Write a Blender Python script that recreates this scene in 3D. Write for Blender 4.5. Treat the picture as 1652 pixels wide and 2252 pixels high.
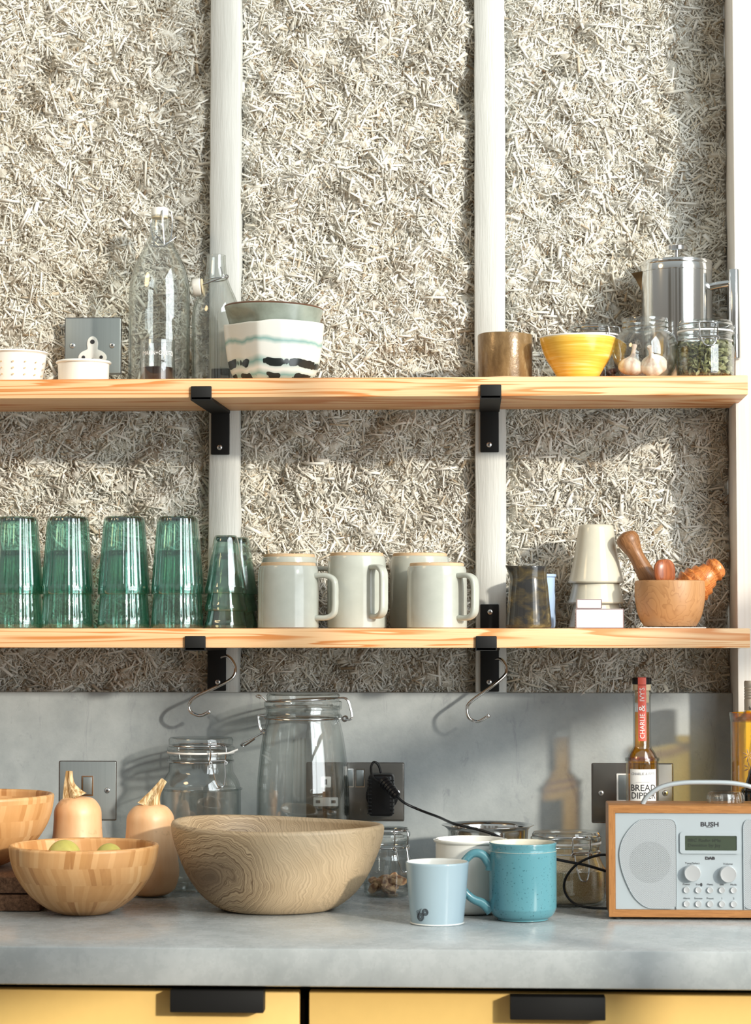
import bpy, bmesh, math, random
import numpy as np
from mathutils import Vector, Matrix
random.seed(7)
PI = math.pi
for o in list(bpy.data.objects): bpy.data.objects.remove(o)
C = bpy.context.scene.collection
SC = bpy.context.scene

# ------------------------------------------------------------------ camera
F = 5000.0; D = 3.38; CZ = 1.2717
PAN = math.atan(259 / F); PITCH = math.atan(264 / F)
cd = bpy.data.cameras.new('camera'); cam = bpy.data.objects.new('camera', cd); C.objects.link(cam)
cam.location = (0, -D, CZ); cam.rotation_euler = (PI / 2 + PITCH, 0, PAN)
cd.sensor_fit = 'VERTICAL'; cd.sensor_height = 36; cd.sensor_width = 36 * 1652 / 2252; cd.lens = F / 2252 * 36
cd.clip_start = .05
cd.dof.use_dof = True; cd.dof.focus_distance = 3.2; cd.dof.aperture_fstop = 7.1
SC.camera = cam
SC.view_settings.view_transform = 'Standard'; SC.view_settings.look = 'None'
SC.view_settings.exposure = -0.08; SC.view_settings.gamma = 1; SC.view_settings.use_curve_mapping = False
SC.cycles.max_bounces = 24; SC.cycles.transparent_max_bounces = 48; SC.cycles.transmission_bounces = 16
SC.cycles.glossy_bounces = 6; SC.cycles.diffuse_bounces = 4

# ------------------------------------------------------------------ world + sun
w = bpy.data.worlds.new('sky'); SC.world = w; w.use_nodes = True
nt = w.node_tree; bg = nt.nodes['Background']
tc = nt.nodes.new('ShaderNodeTexCoord'); sp = nt.nodes.new('ShaderNodeSeparateXYZ'); rp_ = nt.nodes.new('ShaderNodeValToRGB')
nt.links.new(tc.outputs['Generated'], sp.inputs[0]); nt.links.new(sp.outputs['Z'], rp_.inputs[0])
rp_.color_ramp.elements[0].position = 0.0; rp_.color_ramp.elements[0].color = (.50, .47, .42, 1)
rp_.color_ramp.elements[1].position = .55; rp_.color_ramp.elements[1].color = (.88, .97, .97, 1)
nt.links.new(rp_.outputs[0], bg.inputs[0]); bg.inputs[1].default_value = .60
SUN = Vector((-0.90, 1.0, -0.37))
sd = bpy.data.lights.new('sun', 'SUN'); so = bpy.data.objects.new('sun', sd); C.objects.link(so)
sd.energy = 3.4; sd.color = (1.0, .93, .80); sd.angle = math.radians(2.6)
so.location = (2.5, -3, 2.5); so.rotation_euler = SUN.to_track_quat('-Z', 'Y').to_euler()

wl = bpy.data.lights.new('window_daylight', 'AREA'); wo = bpy.data.objects.new('window_daylight', wl); C.objects.link(wo)
wl.shape = 'RECTANGLE'; wl.size = 2.6; wl.size_y = 1.6; wl.energy = 75; wl.color = (.90, .97, 1.0)
wo.location = (1.0, -1.55, 1.85); wo.rotation_euler = (0, math.radians(90), 0)
ll = bpy.data.lights.new('added_warm_fill', 'AREA'); lo = bpy.data.objects.new('added_warm_fill', ll); C.objects.link(lo)  # unseen warm area light, added to tint the left part of the wall
ll.shape = 'DISK'; ll.size = .5; ll.energy = 5.5; ll.color = (1.0, .72, .38)
lo.location = (-1.7, -1.3, 2.5); lo.rotation_euler = (Vector((-.8, 0, 1.9)) - lo.location).to_track_quat('-Z', 'Y').to_euler()
# ------------------------------------------------------------------ pixel -> place
_v = Vector((-math.sin(PAN) * math.cos(PITCH), math.cos(PAN) * math.cos(PITCH), math.sin(PITCH)))
_r = Vector((math.cos(PAN), math.sin(PAN), 0)); _u = _r.cross(_v)
def P(px, py, d):
    q = _v * F + _r * (px - 826) + _u * (1126 - py)
    return Vector((0, -D, CZ)) + q * ((D - d) / q.y)
def X(px, d, py=1390): return P(px, py, d).x
def Z(py, d, px=1085): return P(px, py, d).z
def S(d): return F / (D - d)

# ------------------------------------------------------------------ tagging
def tag(o, label=None, cat=None, group=None, kind=None):
    if label: o['label'] = label
    if cat: o['category'] = cat
    if group: o['group'] = group
    if kind: o['kind'] = kind
    return o
def thing(name, label, cat, loc=(0, 0, 0), rz=0, group=None):
    o = bpy.data.objects.new(name, None); C.objects.link(o); o.empty_display_size = .02
    o.location = loc; o.rotation_euler = (0, 0, rz)
    return tag(o, label, cat, group)
def link(name, me, mat, parent=None, smooth=None):
    o = bpy.data.objects.new(name, me); C.objects.link(o)
    if mat is not None:
        for m in (mat if isinstance(mat, (list, tuple)) else [mat]): me.materials.append(m)
    if parent is not None: o.parent = parent
    if smooth is not None:
        me.shade_smooth(); me.set_sharp_from_angle(angle=math.radians(smooth))
    return o
def dup(root, loc, rz=None, label=None, group=None):
    r = root.copy(); C.objects.link(r); r.location = loc
    if rz is not None: r.rotation_euler = (0, 0, rz)
    if label: r['label'] = label
    if group: r['group'] = group
    for ch in list(root.children):
        c = ch.copy(); C.objects.link(c); c.parent = r
        for g in list(ch.children):
            e = g.copy(); C.objects.link(e); e.parent = c
    return r

# ------------------------------------------------------------------ mesh helpers
def mesh(vs, fs, name='m'):
    me = bpy.data.meshes.new(name); me.from_pydata([tuple(v) for v in vs], [], fs); me.update(); return me
def crom(pts, n=8):
    out = []; k = len(pts)
    for i in range(k - 1):
        p0, p1, p2, p3 = [Vector(pts[j]) for j in (max(i - 1, 0), i, i + 1, min(i + 2, k - 1))]
        for s in range(n):
            t = s / n
            out.append(.5 * ((2 * p1) + (p2 - p0) * t + (2 * p0 - 5 * p1 + 4 * p2 - p3) * t * t + (3 * p1 - p0 - 3 * p2 + p3) * t ** 3))
    out.append(Vector(pts[-1])); return out
def cr2(pts, n=6): return [(v[0], v[1]) for v in crom([(a, b, 0) for a, b in pts], n)]
def lathe_me(prof, seg=72, rf=None):
    vs = []; rings = []
    for (r, z) in prof:
        if r < 1e-6: rings.append([len(vs)]); vs.append((0, 0, z))
        else:
            st = len(vs)
            for i in range(seg):
                a = 2 * PI * i / seg
                rr, zz = (r, z) if rf is None else rf(r, z, a)
                vs.append((rr * math.cos(a), rr * math.sin(a), zz))
            rings.append(list(range(st, st + seg)))
    fs = []
    for A, B in zip(rings, rings[1:]):
        if len(A) == 1 and len(B) == 1: continue
        for i in range(seg):
            j = (i + 1) % seg
            if len(A) == 1: fs.append((A[0], B[j], B[i]))
            elif len(B) == 1: fs.append((A[i], A[j], B[0]))
            else: fs.append((A[i], A[j], B[j], B[i]))
    return mesh(vs, fs)
def lathe(name, prof, mat, parent=None, seg=72, rf=None, smooth=40, recalc=False):
    me = lathe_me(prof, seg, rf)
    bm = bmesh.new(); bm.from_mesh(me); bmesh.ops.recalc_face_normals(bm, faces=bm.faces); bm.to_mesh(me); bm.free()
    return link(name, me, mat, parent, smooth)
def tube_geo(pts, rad, n=10, closed=False, cap=True, sec=None):
    pts = [Vector(p) for p in pts]; k = len(pts); vs = []; fs = []
    rads = rad if isinstance(rad, (list, tuple)) else [rad] * k
    T = []
    for i in range(k):
        a = pts[(i - 1) % k] if closed else pts[max(i - 1, 0)]
        b = pts[(i + 1) % k] if closed else pts[min(i + 1, k - 1)]
        T.append((b - a).normalized())
    up = Vector((0, 0, 1)) if abs(T[0].z) < .9 else Vector((1, 0, 0))
    N = (up - T[0] * up.dot(T[0])).normalized()
    for i in range(k):
        N = (N - T[i] * N.dot(T[i])).normalized(); B = T[i].cross(N)
        for j in range(n):
            a = 2 * PI * j / n; q = rads[i]
            if sec: sx, sy = sec(j, n); vs.append(pts[i] + N * sx * q + B * sy * q)
            else: vs.append(pts[i] + (N * math.cos(a) + B * math.sin(a)) * q)
    for i in range(k if closed else k - 1):
        i2 = (i + 1) % k
        for j in range(n):
            j2 = (j + 1) % n
            fs.append((i * n + j, i * n + j2, i2 * n + j2, i2 * n + j))
    if cap and not closed:
        fs.append(tuple(range(n))[::-1]); fs.append(tuple((k - 1) * n + j for j in range(n)))
    return vs, fs
class MB:
    def __init__(s): s.v = []; s.f = []
    def add(s, vs, fs, M=None):
        b = len(s.v); s.v += [(M @ Vector(v)) if M else Vector(v) for v in vs]; s.f += [tuple(i + b for i in f) for f in fs]; return s
    def me(s, me, M=None):
        return s.add([v.co.copy() for v in me.vertices], [tuple(p.vertices) for p in me.polygons], M)
    def tube(s, pts, r, n=10, closed=False, M=None): return s.add(*tube_geo(pts, r, n, closed), M)
    def box(s, c, d, bev=0, M=None, seg=2): return s.me(box_me(c, d, bev, seg), M)
    def prism(s, poly, y0, y1, M=None, bev=0): return s.me(prism_me(poly, y0, y1, bev), M)
    def lathe(s, prof, M=None, seg=32): return s.me(lathe_me(prof, seg), M)
    def build(s, name, mat, parent=None, smooth=40):
        me = mesh(s.v, s.f)
        bm = bmesh.new(); bm.from_mesh(me); bmesh.ops.recalc_face_normals(bm, faces=bm.faces); bm.to_mesh(me); bm.free()
        return link(name, me, mat, parent, smooth)
def box_me(c, d, bev=0, seg=2):
    bm = bmesh.new(); bmesh.ops.create_cube(bm, size=1)
    for v in bm.verts: v.co = Vector((v.co.x * d[0] + c[0], v.co.y * d[1] + c[1], v.co.z * d[2] + c[2]))
    if bev: bmesh.ops.bevel(bm, geom=list(bm.edges), offset=bev, segments=seg, profile=.5, affect='EDGES')
    me = bpy.data.meshes.new('b'); bm.to_mesh(me); bm.free(); return me
def prism_me(poly, y0, y1, bev=0):          # poly in x,z ; extruded along y
    n = len(poly)
    bm = bmesh.new()
    a = [bm.verts.new((x, y0, z)) for x, z in poly]; b = [bm.verts.new((x, y1, z)) for x, z in poly]
    f0 = bm.faces.new(a); bm.faces.new(b[::-1])
    for i in range(n): bm.faces.new((a[i], b[i], b[(i + 1) % n], a[(i + 1) % n]))
    bmesh.ops.recalc_face_normals(bm, faces=bm.faces)
    if bev: bmesh.ops.bevel(bm, geom=[e for e in f0.edges], offset=bev, segments=2, profile=.5, affect='EDGES')
    me = bpy.data.meshes.new('p'); bm.to_mesh(me); bm.free(); return me
def rrect(x0, z0, x1, z1, r, n=5):
    out = []
    for cx, cz, a0 in ((x1 - r, z1 - r, 0), (x0 + r, z1 - r, 90), (x0 + r, z0 + r, 180), (x1 - r, z0 + r, 270)):
        for i in range(n + 1):
            a = math.radians(a0 + 90 * i / n); out.append((cx + r * math.cos(a), cz + r * math.sin(a)))
    return out
def frame_me(out, inn, y0, y1):             # ring between two equal-length loops
    n = len(out); vs = []
    for y in (y0, y1):
        vs += [(x, y, z) for x, z in out]; vs += [(x, y, z) for x, z in inn]
    fs = []
    for i in range(n):
        j = (i + 1) % n
        fs += [(i, j, n + j, n + i), (2 * n + i, 3 * n + i, 3 * n + j, 2 * n + j), (i, 2 * n + i, 2 * n + j, j), (n + i, n + j, 3 * n + j, 3 * n + i)]
    return mesh(vs, fs)
def box(name, c, d, mat, parent=None, bev=.001, smooth=40):
    return link(name, box_me(c, d, bev), mat, parent, smooth)
def RZ(a): return Matrix.Rotation(a, 4, 'Z')
def TR(x, y, z): return Matrix.Translation((x, y, z))
def circ(r, n=48, z=0, a0=0, a1=2 * PI, closed=True):
    k = n if closed else n + 1
    return [(r * math.cos(a0 + (a1 - a0) * i / n), r * math.sin(a0 + (a1 - a0) * i / n), z) for i in range(k)]
def text(name, s, size, mat, parent, loc, M=None, bend=None, ext=.00012, sx=1.0, bold=0, align='CENTER', kind=None):
    cu = bpy.data.curves.new('t', 'FONT'); cu.body = s; cu.size = size; cu.align_x = align; cu.align_y = 'CENTER'
    cu.extrude = ext; cu.offset = bold; cu.resolution_u = 3
    o = bpy.data.objects.new('t', cu); C.objects.link(o)
    dg = bpy.context.evaluated_depsgraph_get(); dg.update()
    me = bpy.data.meshes.new_from_object(o.evaluated_get(dg)); bpy.data.objects.remove(o)
    me.materials.clear()
    for v in me.vertices:
        x, y, z = v.co.x * sx, v.co.y, v.co.z
        p = Vector((x, -z, y))                       # facing -y
        if M: p = M @ p
        if bend:
            q = p.x + loc[0]; R = bend + (-p.y)
            p = Vector((R * math.sin(q / bend) - loc[0], -R * math.cos(q / bend) - loc[1], p.z))
        v.co = p
    ob = link(name, me, mat, parent); ob.location = loc
    return ob

# ------------------------------------------------------------------ materials
class NT:
    def __init__(s, name):
        s.m = bpy.data.materials.new(name); s.m.use_nodes = True; s.t = s.m.node_tree; s.t.nodes.clear()
        s.out = s.n('OutputMaterial')
    def n(s, ty, **k):
        o = s.t.nodes.new('ShaderNode' + ty)
        for a, b in k.items(): setattr(o, a, b)
        return o
    def l(s, a, b): s.t.links.new(a, b)
    def co(s, scale=(1, 1, 1), loc=(0, 0, 0), rot=(0, 0, 0), obj=True):
        t = s.n('TexCoord'); m = s.n('Mapping'); s.l(t.outputs['Object'], m.inputs[0])
        m.inputs['Scale'].default_value = scale; m.inputs['Location'].default_value = loc; m.inputs['Rotation'].default_value = rot
        return m.outputs[0]
    def noise(s, vec, scale, detail=3, rough=.55, dist=0):
        o = s.n('TexNoise'); s.l(vec, o.inputs['Vector']); o.inputs['Scale'].default_value = scale; o.inputs['Detail'].default_value = detail
        o.inputs['Roughness'].default_value = rough; o.inputs['Distortion'].default_value = dist; return o.outputs[0]
    def ramp(s, fac, stops):
        o = s.n('ValToRGB'); s.l(fac, o.inputs[0]); e = o.color_ramp.elements
        while len(e) < len(stops): e.new(.5)
        for q, (p, c) in zip(e, stops):
            q.position = p; q.color = (*c, 1) if not isinstance(c, (int, float)) else (c, c, c, 1)
        return o.outputs[0]
    def mix(s, fac, a, b, blend='MIX'):
        o = s.n('MixRGB', blend_type=blend)
        for i, v in ((0, fac), (1, a), (2, b)):
            if hasattr(v, 'links') : s.l(v, o.inputs[i])
            elif i == 0: o.inputs[0].default_value = v
            else: o.inputs[i].default_value = (*v, 1)
        return o.outputs[0]
    def math(s, op, a, b=None, c=None):
        o = s.n('Math', operation=op)
        for i, v in enumerate((a, b, c)):
            if v is None: continue
            if hasattr(v, 'links'): s.l(v, o.inputs[i])
            else: o.inputs[i].default_value = v
        return o.outputs[0]
    def pbr(s, col, rough=.5, metal=0, bump=None, bstr=.3, bdist=.001, **k):
        b = s.n('BsdfPrincipled')
        def st(nm, v):
            if hasattr(v, 'links'): s.l(v, b.inputs[nm])
            else: b.inputs[nm].default_value = (*v, 1) if isinstance(v, tuple) and len(v) == 3 else v
        st('Base Color', col); st('Roughness', rough); st('Metallic', metal)
        for a, v in k.items(): st(a.replace('_', ' '), v)
        if bump is not None:
            u = s.n('Bump'); u.inputs['Strength'].default_value = bstr; u.inputs['Distance'].default_value = bdist
            s.l(bump, u.inputs['Height']); s.l(u.outputs[0], b.inputs['Normal'])
        s.l(b.outputs[0], s.out.inputs[0]); return s.m
def plain(name, col, rough=.5, metal=0, nz=0, **k):
    t = NT(name)
    if nz:
        v = t.noise(t.co(), 60, 3); c = t.ramp(v, [(.3, tuple(x * (1 - nz) for x in col)), (.7, tuple(min(1, x * (1 + nz)) for x in col))])
        return t.pbr(c, rough, metal, **k)
    return t.pbr(col, rough, metal, **k)
def glass(name, face, edge, gl=1.0, ior=1.5, bump=None, rough=.0, power=2.0):
    t = NT(name)
    tr = t.n('BsdfTransparent'); g = t.n('BsdfGlossy'); g.inputs['Roughness'].default_value = rough
    lw = t.n('LayerWeight'); lw.inputs[0].default_value = .5
    f = t.math('POWER', lw.outputs['Facing'], power)
    t.l(t.mix(f, face, edge), tr.inputs[0])
    fr = t.math('ADD', .075, t.math('MULTIPLY', t.math('POWER', lw.outputs['Facing'], 4.0), .75))
    if bump:
        u = t.n('Bump'); u.inputs['Strength'].default_value = bump[1]; u.inputs['Distance'].default_value = .002
        t.l(t.noise(t.co(), bump[0], 2), u.inputs['Height']); t.l(u.outputs[0], g.inputs['Normal'])
    ms = t.n('MixShader'); t.l(t.math('MULTIPLY', fr, gl), ms.inputs[0]); t.l(tr.outputs[0], ms.inputs[1]); t.l(g.outputs[0], ms.inputs[2])
    t.l(ms.outputs[0], t.out.inputs[0]); return t.m

M = {}
# hemp chips
t = NT('hemp'); g = t.n('NewGeometry')
c1 = t.ramp(g.outputs['Random Per Island'], [(0, (.58, .48, .35)), (.05, (.70, .66, .56)), (.35, (.78, .76, .69)), (1, (.87, .86, .81))])
big = t.noise(t.co(), 7, 4); c2 = t.mix(t.ramp(big, [(.45, 0.0), (.75, .35)]), c1, (.84, .76, .62), 'MULTIPLY')
M['hemp'] = t.pbr(c2, .85, bump=t.noise(t.co((1, 1, 1)), 500, 2), bstr=.4, bdist=.0006)
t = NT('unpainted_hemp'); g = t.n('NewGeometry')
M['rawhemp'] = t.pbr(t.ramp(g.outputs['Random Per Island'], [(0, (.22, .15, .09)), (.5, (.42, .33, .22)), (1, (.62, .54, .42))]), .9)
t = NT('limewash'); nz = t.noise(t.co(), 90, 5, .7)
M['lime'] = t.pbr(t.ramp(nz, [(.30, (.44, .36, .26)), (.46, (.70, .66, .57)), (.62, (.82, .80, .73))]), .9, bump=t.noise(t.co(), 260, 5, .7), bstr=1, bdist=.003)
t = NT('painted_wood'); nz = t.noise(t.co((9, 9, .6)), 12, 5)
M['paint'] = t.pbr(t.ramp(nz, [(.3, (.54, .55, .525)), (.7, (.64, .65, .625))]), .55, bump=t.noise(t.co((14, 14, 1)), 30, 4), bstr=.5, bdist=.0012)
t = NT('warm_white_wood'); nz = t.noise(t.co((30, 9, .5)), 9, 4)
M['post'] = t.pbr(t.ramp(nz, [(.3, (.80, .75, .69)), (.7, (.88, .85, .81))]), .5)
M['plaster'] = plain('white_plaster', (.78, .77, .74), .9)
# concrete
def concrete(name, a, b, rough, k=1.0, bs=.25):
    t = NT(name); v = t.co(); n1 = t.noise(v, 5, 8, .65, .4); n2 = t.noise(v, 34, 6, .7)
    n = t.math('ADD', t.math('MULTIPLY', n1, .65), t.math('MULTIPLY', n2, .35))
    c = t.ramp(n, [(.36, a), (.64, b)])
    # trowel scuffs
    sc = t.ramp(t.noise(t.co((1, 1, .35), rot=(0, .5, 0)), 26, 7, .75, 1.2), [(.57, 0.0), (.66, 1.0)])
    c = t.mix(t.math('MULTIPLY', sc, .5 * k), c, (.20, .22, .24))
    ro = t.ramp(n2, [(.3, rough - .06), (.7, rough + .1)])
    return t.pbr(c, ro, bump=t.noise(v, 22, 7, .7), bstr=bs, bdist=.002)
M['splash'] = concrete('grey_plaster', (.27, .30, .31), (.40, .43, .435), .5, 1.0, .35)
M['counter'] = concrete('polished_concrete', (.31, .335, .34), (.45, .475, .48), .25, .5, .06)
# pine shelf
t = NT('pine'); v = t.co((1.1, 7, 40)); nz = t.noise(v, 1.0, 3, .5, .35)
st = t.math('MULTIPLY', nz, 9.0); fr = t.math('FRACT', st)
base = t.ramp(t.noise(t.co((2, 30, 120)), 6, 4), [(.3, (.78, .48, .24)), (.7, (.86, .57, .32))])
M['pine'] = t.pbr(t.mix(t.ramp(fr, [(.0, 0.0), (.50, .08), (.80, .95), (.92, 1.0), (1, 0.0)]), base, (.62, .23, .06)), .5, bump=fr, bstr=.08)
M['black'] = plain('black_powder_coat', (.010, .010, .010), .62, Specular_IOR_Level=.25)
M['blackp'] = plain('black_plastic', (.008, .008, .009), .35, Specular_IOR_Level=.3)
M['void'] = plain('dark_gap', (.02, .018, .015), .9)
t = NT('steel'); nz = t.noise(t.co((400, 1, 4)), 1, 3)
M['plate'] = t.pbr(t.ramp(nz, [(.2, (.33, .37, .38)), (.8, (.38, .42, .43))]), .36, .7)
M['bronze'] = plain('dark_brushed_nickel', (.21, .20, .185), .24, .9)
M['platedge'] = plain('plate_edge', (.34, .34, .34), .25, 1.0)
M['chrome'] = plain('chrome', (.78, .78, .78), .06, 1)
M['wire'] = plain('wire', (.62, .62, .62), .16, 1)
M['steel'] = plain('stainless', (.70, .70, .69), .13, 1)
M['white'] = plain('white_glaze', (.83, .82, .77), .16)
M['whitep'] = plain('white_plastic', (.80, .80, .78), .35)
M['paper'] = plain('paper', (.84, .82, .79), .8)
M['card'] = plain('card_edge', (.20, .13, .14), .7)
M['stoneware'] = plain('stoneware_glaze', (.47, .49, .44), .14, nz=.04)
M['clay'] = plain('raw_clay', (.62, .44, .27), .85, nz=.08)
M['creamglaze'] = plain('cream_glaze', (.64, .61, .50), .12, nz=.03)
M['glass'] = glass('clear_glass', (.985, .992, .988), (.42, .52, .50), 1.3, power=4)
M['glassn'] = glass('wavy_clear_glass', (.98, .99, .984), (.38, .48, .45), 1.3, bump=(25, .35), power=4)
M['green'] = glass('green_glass', (.73, .925, .875), (.07, .44, .35), 2.4, power=2.6, bump=(60, .12))
M['lgreen'] = glass('pale_green_glass', (.86, .95, .915), (.22, .52, .42), 2.0, power=2.6)
M['thickgreen'] = glass('green_glass_base', (.03, .25, .20), (.01, .12, .09), 1.5)
M['oil'] = glass('olive_oil', (.97, .68, .11), (.70, .28, .012), .4, power=2.2)
M['oily'] = glass('yellow_liquor', (.995, .79, .20), (.95, .55, .05), .4)
M['darkglass'] = glass('dark_green_glass', (.10, .12, .02), (.01, .015, .002), 1.3)
M['red'] = plain('red_paper', (.72, .12, .08), .5)
M['ink'] = plain('ink', (.03, .03, .035), .6)
M['inkl'] = plain('grey_ink', (.30, .30, .32), .6)
M['wax'] = plain('dark_wax', (.025, .012, .010), .35)
M['screw'] = plain('screw_metal', (.72, .74, .76), .25, .9)
M['yellowdoor'] = plain('yellow_laminate', (.90, .60, .20), .42, nz=.015)
# bamboo staves
def bamboo(name, tint=1.0):
    t = NT(name); tc = t.n('TexCoord'); s = t.n('SeparateXYZ'); t.l(tc.outputs['Object'], s.inputs[0])
    ang = t.math('ARCTAN2', s.outputs[0], s.outputs[1]); z = s.outputs[2]
    band = t.math('FLOOR', t.math('MULTIPLY', z, 1 / .0225))
    sl = t.math('MULTIPLY', t.math('SINE', t.math('MULTIPLY', band, 2.3)), 7.0)
    u = t.math('ADD', t.math('MULTIPLY', ang, 13.0), t.math('ADD', t.math('MULTIPLY', z, t.math('MULTIPLY', sl, 5.5)), t.math('MULTIPLY', band, .37)))
    wn = t.n('TexWhiteNoise', noise_dimensions='2D'); cb = t.n('CombineXYZ')
    t.l(t.math('FLOOR', u), cb.inputs[0]); t.l(band, cb.inputs[1]); t.l(cb.outputs[0], wn.inputs[0])
    gr = t.noise(t.co((60, 60, 6)), 3, 3)
    f = t.math('ADD', t.math('MULTIPLY', wn.outputs[0], .75), t.math('MULTIPLY', gr, .25))
    c = t.ramp(f, [(.05, (.38, .16, .05)), (.3, (.56, .28, .10)), (.7, (.66, .36, .15)), (1, (.74, .46, .22))])
    return t.pbr(c, .38)
M['bamboo'] = bamboo('bamboo')
t = NT('teak_root'); v = t.co((1, .35, 1.25), loc=(.076, 0, -.066)); s = t.n('SeparateXYZ'); t.l(v, s.inputs[0])
rr = t.math('SQRT', t.math('ADD', t.math('POWER', s.outputs[0], 2.0), t.math('POWER', s.outputs[2], 2.0)))
rr = t.math('ADD', rr, t.math('MULTIPLY', t.math('SUBTRACT', t.noise(t.co(), 9, 4, .55, .3), .46), .085))
ln = t.noise_ = None
cb = t.n('CombineXYZ'); t.l(rr, cb.inputs[0]); l1 = t.noise(cb.outputs[0], 420, 4, .8)
near = t.ramp(rr, [(.045, 1.0), (.11, .30), (.3, .04)])
c = t.ramp(t.noise(t.co((3, 3, 3)), 3, 3), [(.3, (.50, .36, .21)), (.7, (.66, .50, .32))])
c = t.mix(t.math('MULTIPLY', t.ramp(l1, [(.46, 0.0), (.57, 1.0)]), t.math('ADD', near, .16)), c, (.17, .10, .05))
c = t.mix(t.ramp(rr, [(.012, .95), (.055, 0.0)]), c, (.15, .10, .06))
M['teak'] = t.pbr(c, .5, bump=l1, bstr=.1)
t = NT('mortar_wood'); v = t.co((1, 1, 1)); n1 = t.noise(v, 14, 3, .5, .8); f = t.math('FRACT', t.math('MULTIPLY', n1, 14))
M['mortar'] = t.pbr(t.mix(t.ramp(f, [(0, 0.0), (.7, .15), (1, .6)]), (.48, .25, .105), (.30, .13, .045)), .45)
def wood(name, a, b, sc=(1, 1, 8), rough=.4, n=10):
    t = NT(name); f = t.math('FRACT', t.math('MULTIPLY', t.noise(t.co(sc), 9, 3, .5, .5), n))
    return t.pbr(t.mix(f, a, b), rough)
M['pestle'] = wood('pestle_wood', (.36, .17, .07), (.20, .085, .03), (8, 8, 1))
M['redwood'] = wood('red_wood', (.40, .12, .04), (.22, .055, .02), (8, 8, 1), .3)
M['orangewood'] = wood('orange_wood', (.72, .27, .07), (.42, .12, .03), (4, 4, 2), .32)
M['oak'] = wood('oak_veneer', (.42, .19, .06), (.27, .11, .03), (1.5, 8, 60), .4, 6)
M['oakv'] = wood('oak_veneer_upright', (.42, .19, .06), (.27, .11, .03), (60, 8, 1.5), .4, 6)
t = NT('cork'); M['cork'] = t.pbr(t.ramp(t.noise(t.co(), 260, 4, .7), [(.35, (.09, .045, .025)), (.65, (.27, .15, .09))]), .9, bump=t.noise(t.co(), 260, 3), bstr=.6)
M['corkl'] = plain('stopper_cork', (.70, .58, .38), .8, nz=.15)
t = NT('teal_glaze'); sk = t.ramp(t.noise(t.co(), 420, 2), [(.30, .75), (.36, 0.0)])
M['teal'] = t.pbr(t.mix(sk, (.095, .255, .30), (.015, .06, .08)), .15)
M['palebl'] = plain('pale_blue_glaze', (.36, .47, .53), .12)
t = NT('brown_glaze'); n1 = t.noise(t.co((1, 1, .35)), 45, 5, .65)
M['brown'] = t.pbr(t.ramp(n1, [(.35, (.13, .075, .03)), (.6, (.27, .17, .075)), (.75, (.46, .36, .2))]), .2, .15, bump=t.noise(t.co(), 190, 4), bstr=.35)
t = NT('yellow_glaze'); n1 = t.noise(t.co((1, 1, 22)), 12, 3)
M['yellow'] = t.pbr(t.ramp(n1, [(.38, (.80, .44, .05)), (.55, (.90, .56, .09)), (.66, (.93, .68, .25))]), .2)
t = NT('jug_glaze'); n1 = t.noise(t.co((1, 1, 1.8)), 26, 4, .6, .5)
M['jug'] = t.pbr(t.ramp(n1, [(.44, (.03, .03, .03)), (.58, (.09, .07, .035)), (.72, (.30, .22, .08))]), .14)
t = NT('celadon'); n1 = t.noise(t.co(), 35, 5)
M['celadon'] = t.pbr(t.ramp(n1, [(.3, (.24, .27, .22)), (.7, (.42, .47, .40))]), .2)
M['rimbrown'] = plain('iron_rim', (.15, .07, .04), .3)
# marbled bowl: teal and black strata
t = NT('marbled_glaze'); tc = t.n('TexCoord'); s = t.n('SeparateXYZ'); t.l(tc.outputs['Object'], s.inputs[0])
wv = t.noise(t.co((1, 1, .3)), 18, 3); zz = t.math('ADD', s.outputs[2], t.math('MULTIPLY', wv, .022))
thk = t.noise(t.co((1, 1, .2)), 34, 3)
def band(z0, wd):
    return t.math('SUBTRACT', 1.0, t.math('MINIMUM', 1.0, t.math('DIVIDE', t.math('ABSOLUTE', t.math('SUBTRACT', zz, z0)), wd)))
teal = t.math('MAXIMUM', t.math('MAXIMUM', band(.068, .006), band(.036, .009)), band(.0185, .007))
blk = t.math('MULTIPLY', t.math('MAXIMUM', band(.0365, .0075), band(.0175, .006)), t.ramp(thk, [(.42, 0.0), (.52, 1.6)]))
c = t.mix(t.math('MULTIPLY', teal, .8), (.84, .83, .77), (.12, .36, .33))
c = t.mix(t.ramp(blk, [(.30, 0.0), (.42, 1.0)]), c, (.02, .025, .025))
M['marble'] = t.pbr(c, .18)
# squash, garlic, lemon, nuts
t = NT('squash_skin'); n1 = t.noise(t.co((3, 3, .7)), 14, 3)
M['squash'] = t.pbr(t.mix(t.ramp(t.noise(t.co(), 70, 3), [(.62, 0.0), (.72, .4)]), t.ramp(n1, [(.3, (.76, .42, .20)), (.7, (.87, .57, .33))]), (.42, .22, .1)), .42)
t = NT('squash_stem'); M['stem'] = t.pbr(t.ramp(t.noise(t.co((60, 60, 8)), 4, 3), [(.4, (.35, .20, .07)), (.6, (.76, .58, .34))]), .8, bump=t.noise(t.co(), 300, 3), bstr=.5)
t = NT('garlic_skin'); M['garlic'] = t.pbr(t.ramp(t.noise(t.co((5, 5, 1)), 25, 3), [(.35, (.72, .52, .42)), (.55, (.85, .78, .68)), (.8, (.90, .86, .78))]), .5)
M['lemon'] = plain('lemon_skin', (.52, .46, .12), .4, nz=.12)
t = NT('nut'); M['nut'] = t.pbr(t.ramp(t.noise(t.co(), 90, 3), [(.4, (.26, .11, .05)), (.6, (.70, .46, .25))]), .5)
t = NT('seed'); g = t.n('NewGeometry'); M['seed'] = t.pbr(t.ramp(g.outputs['Random Per Island'], [(0, (.10, .10, .04)), (.6, (.22, .23, .10)), (1, (.42, .42, .22))]), .45)
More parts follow.
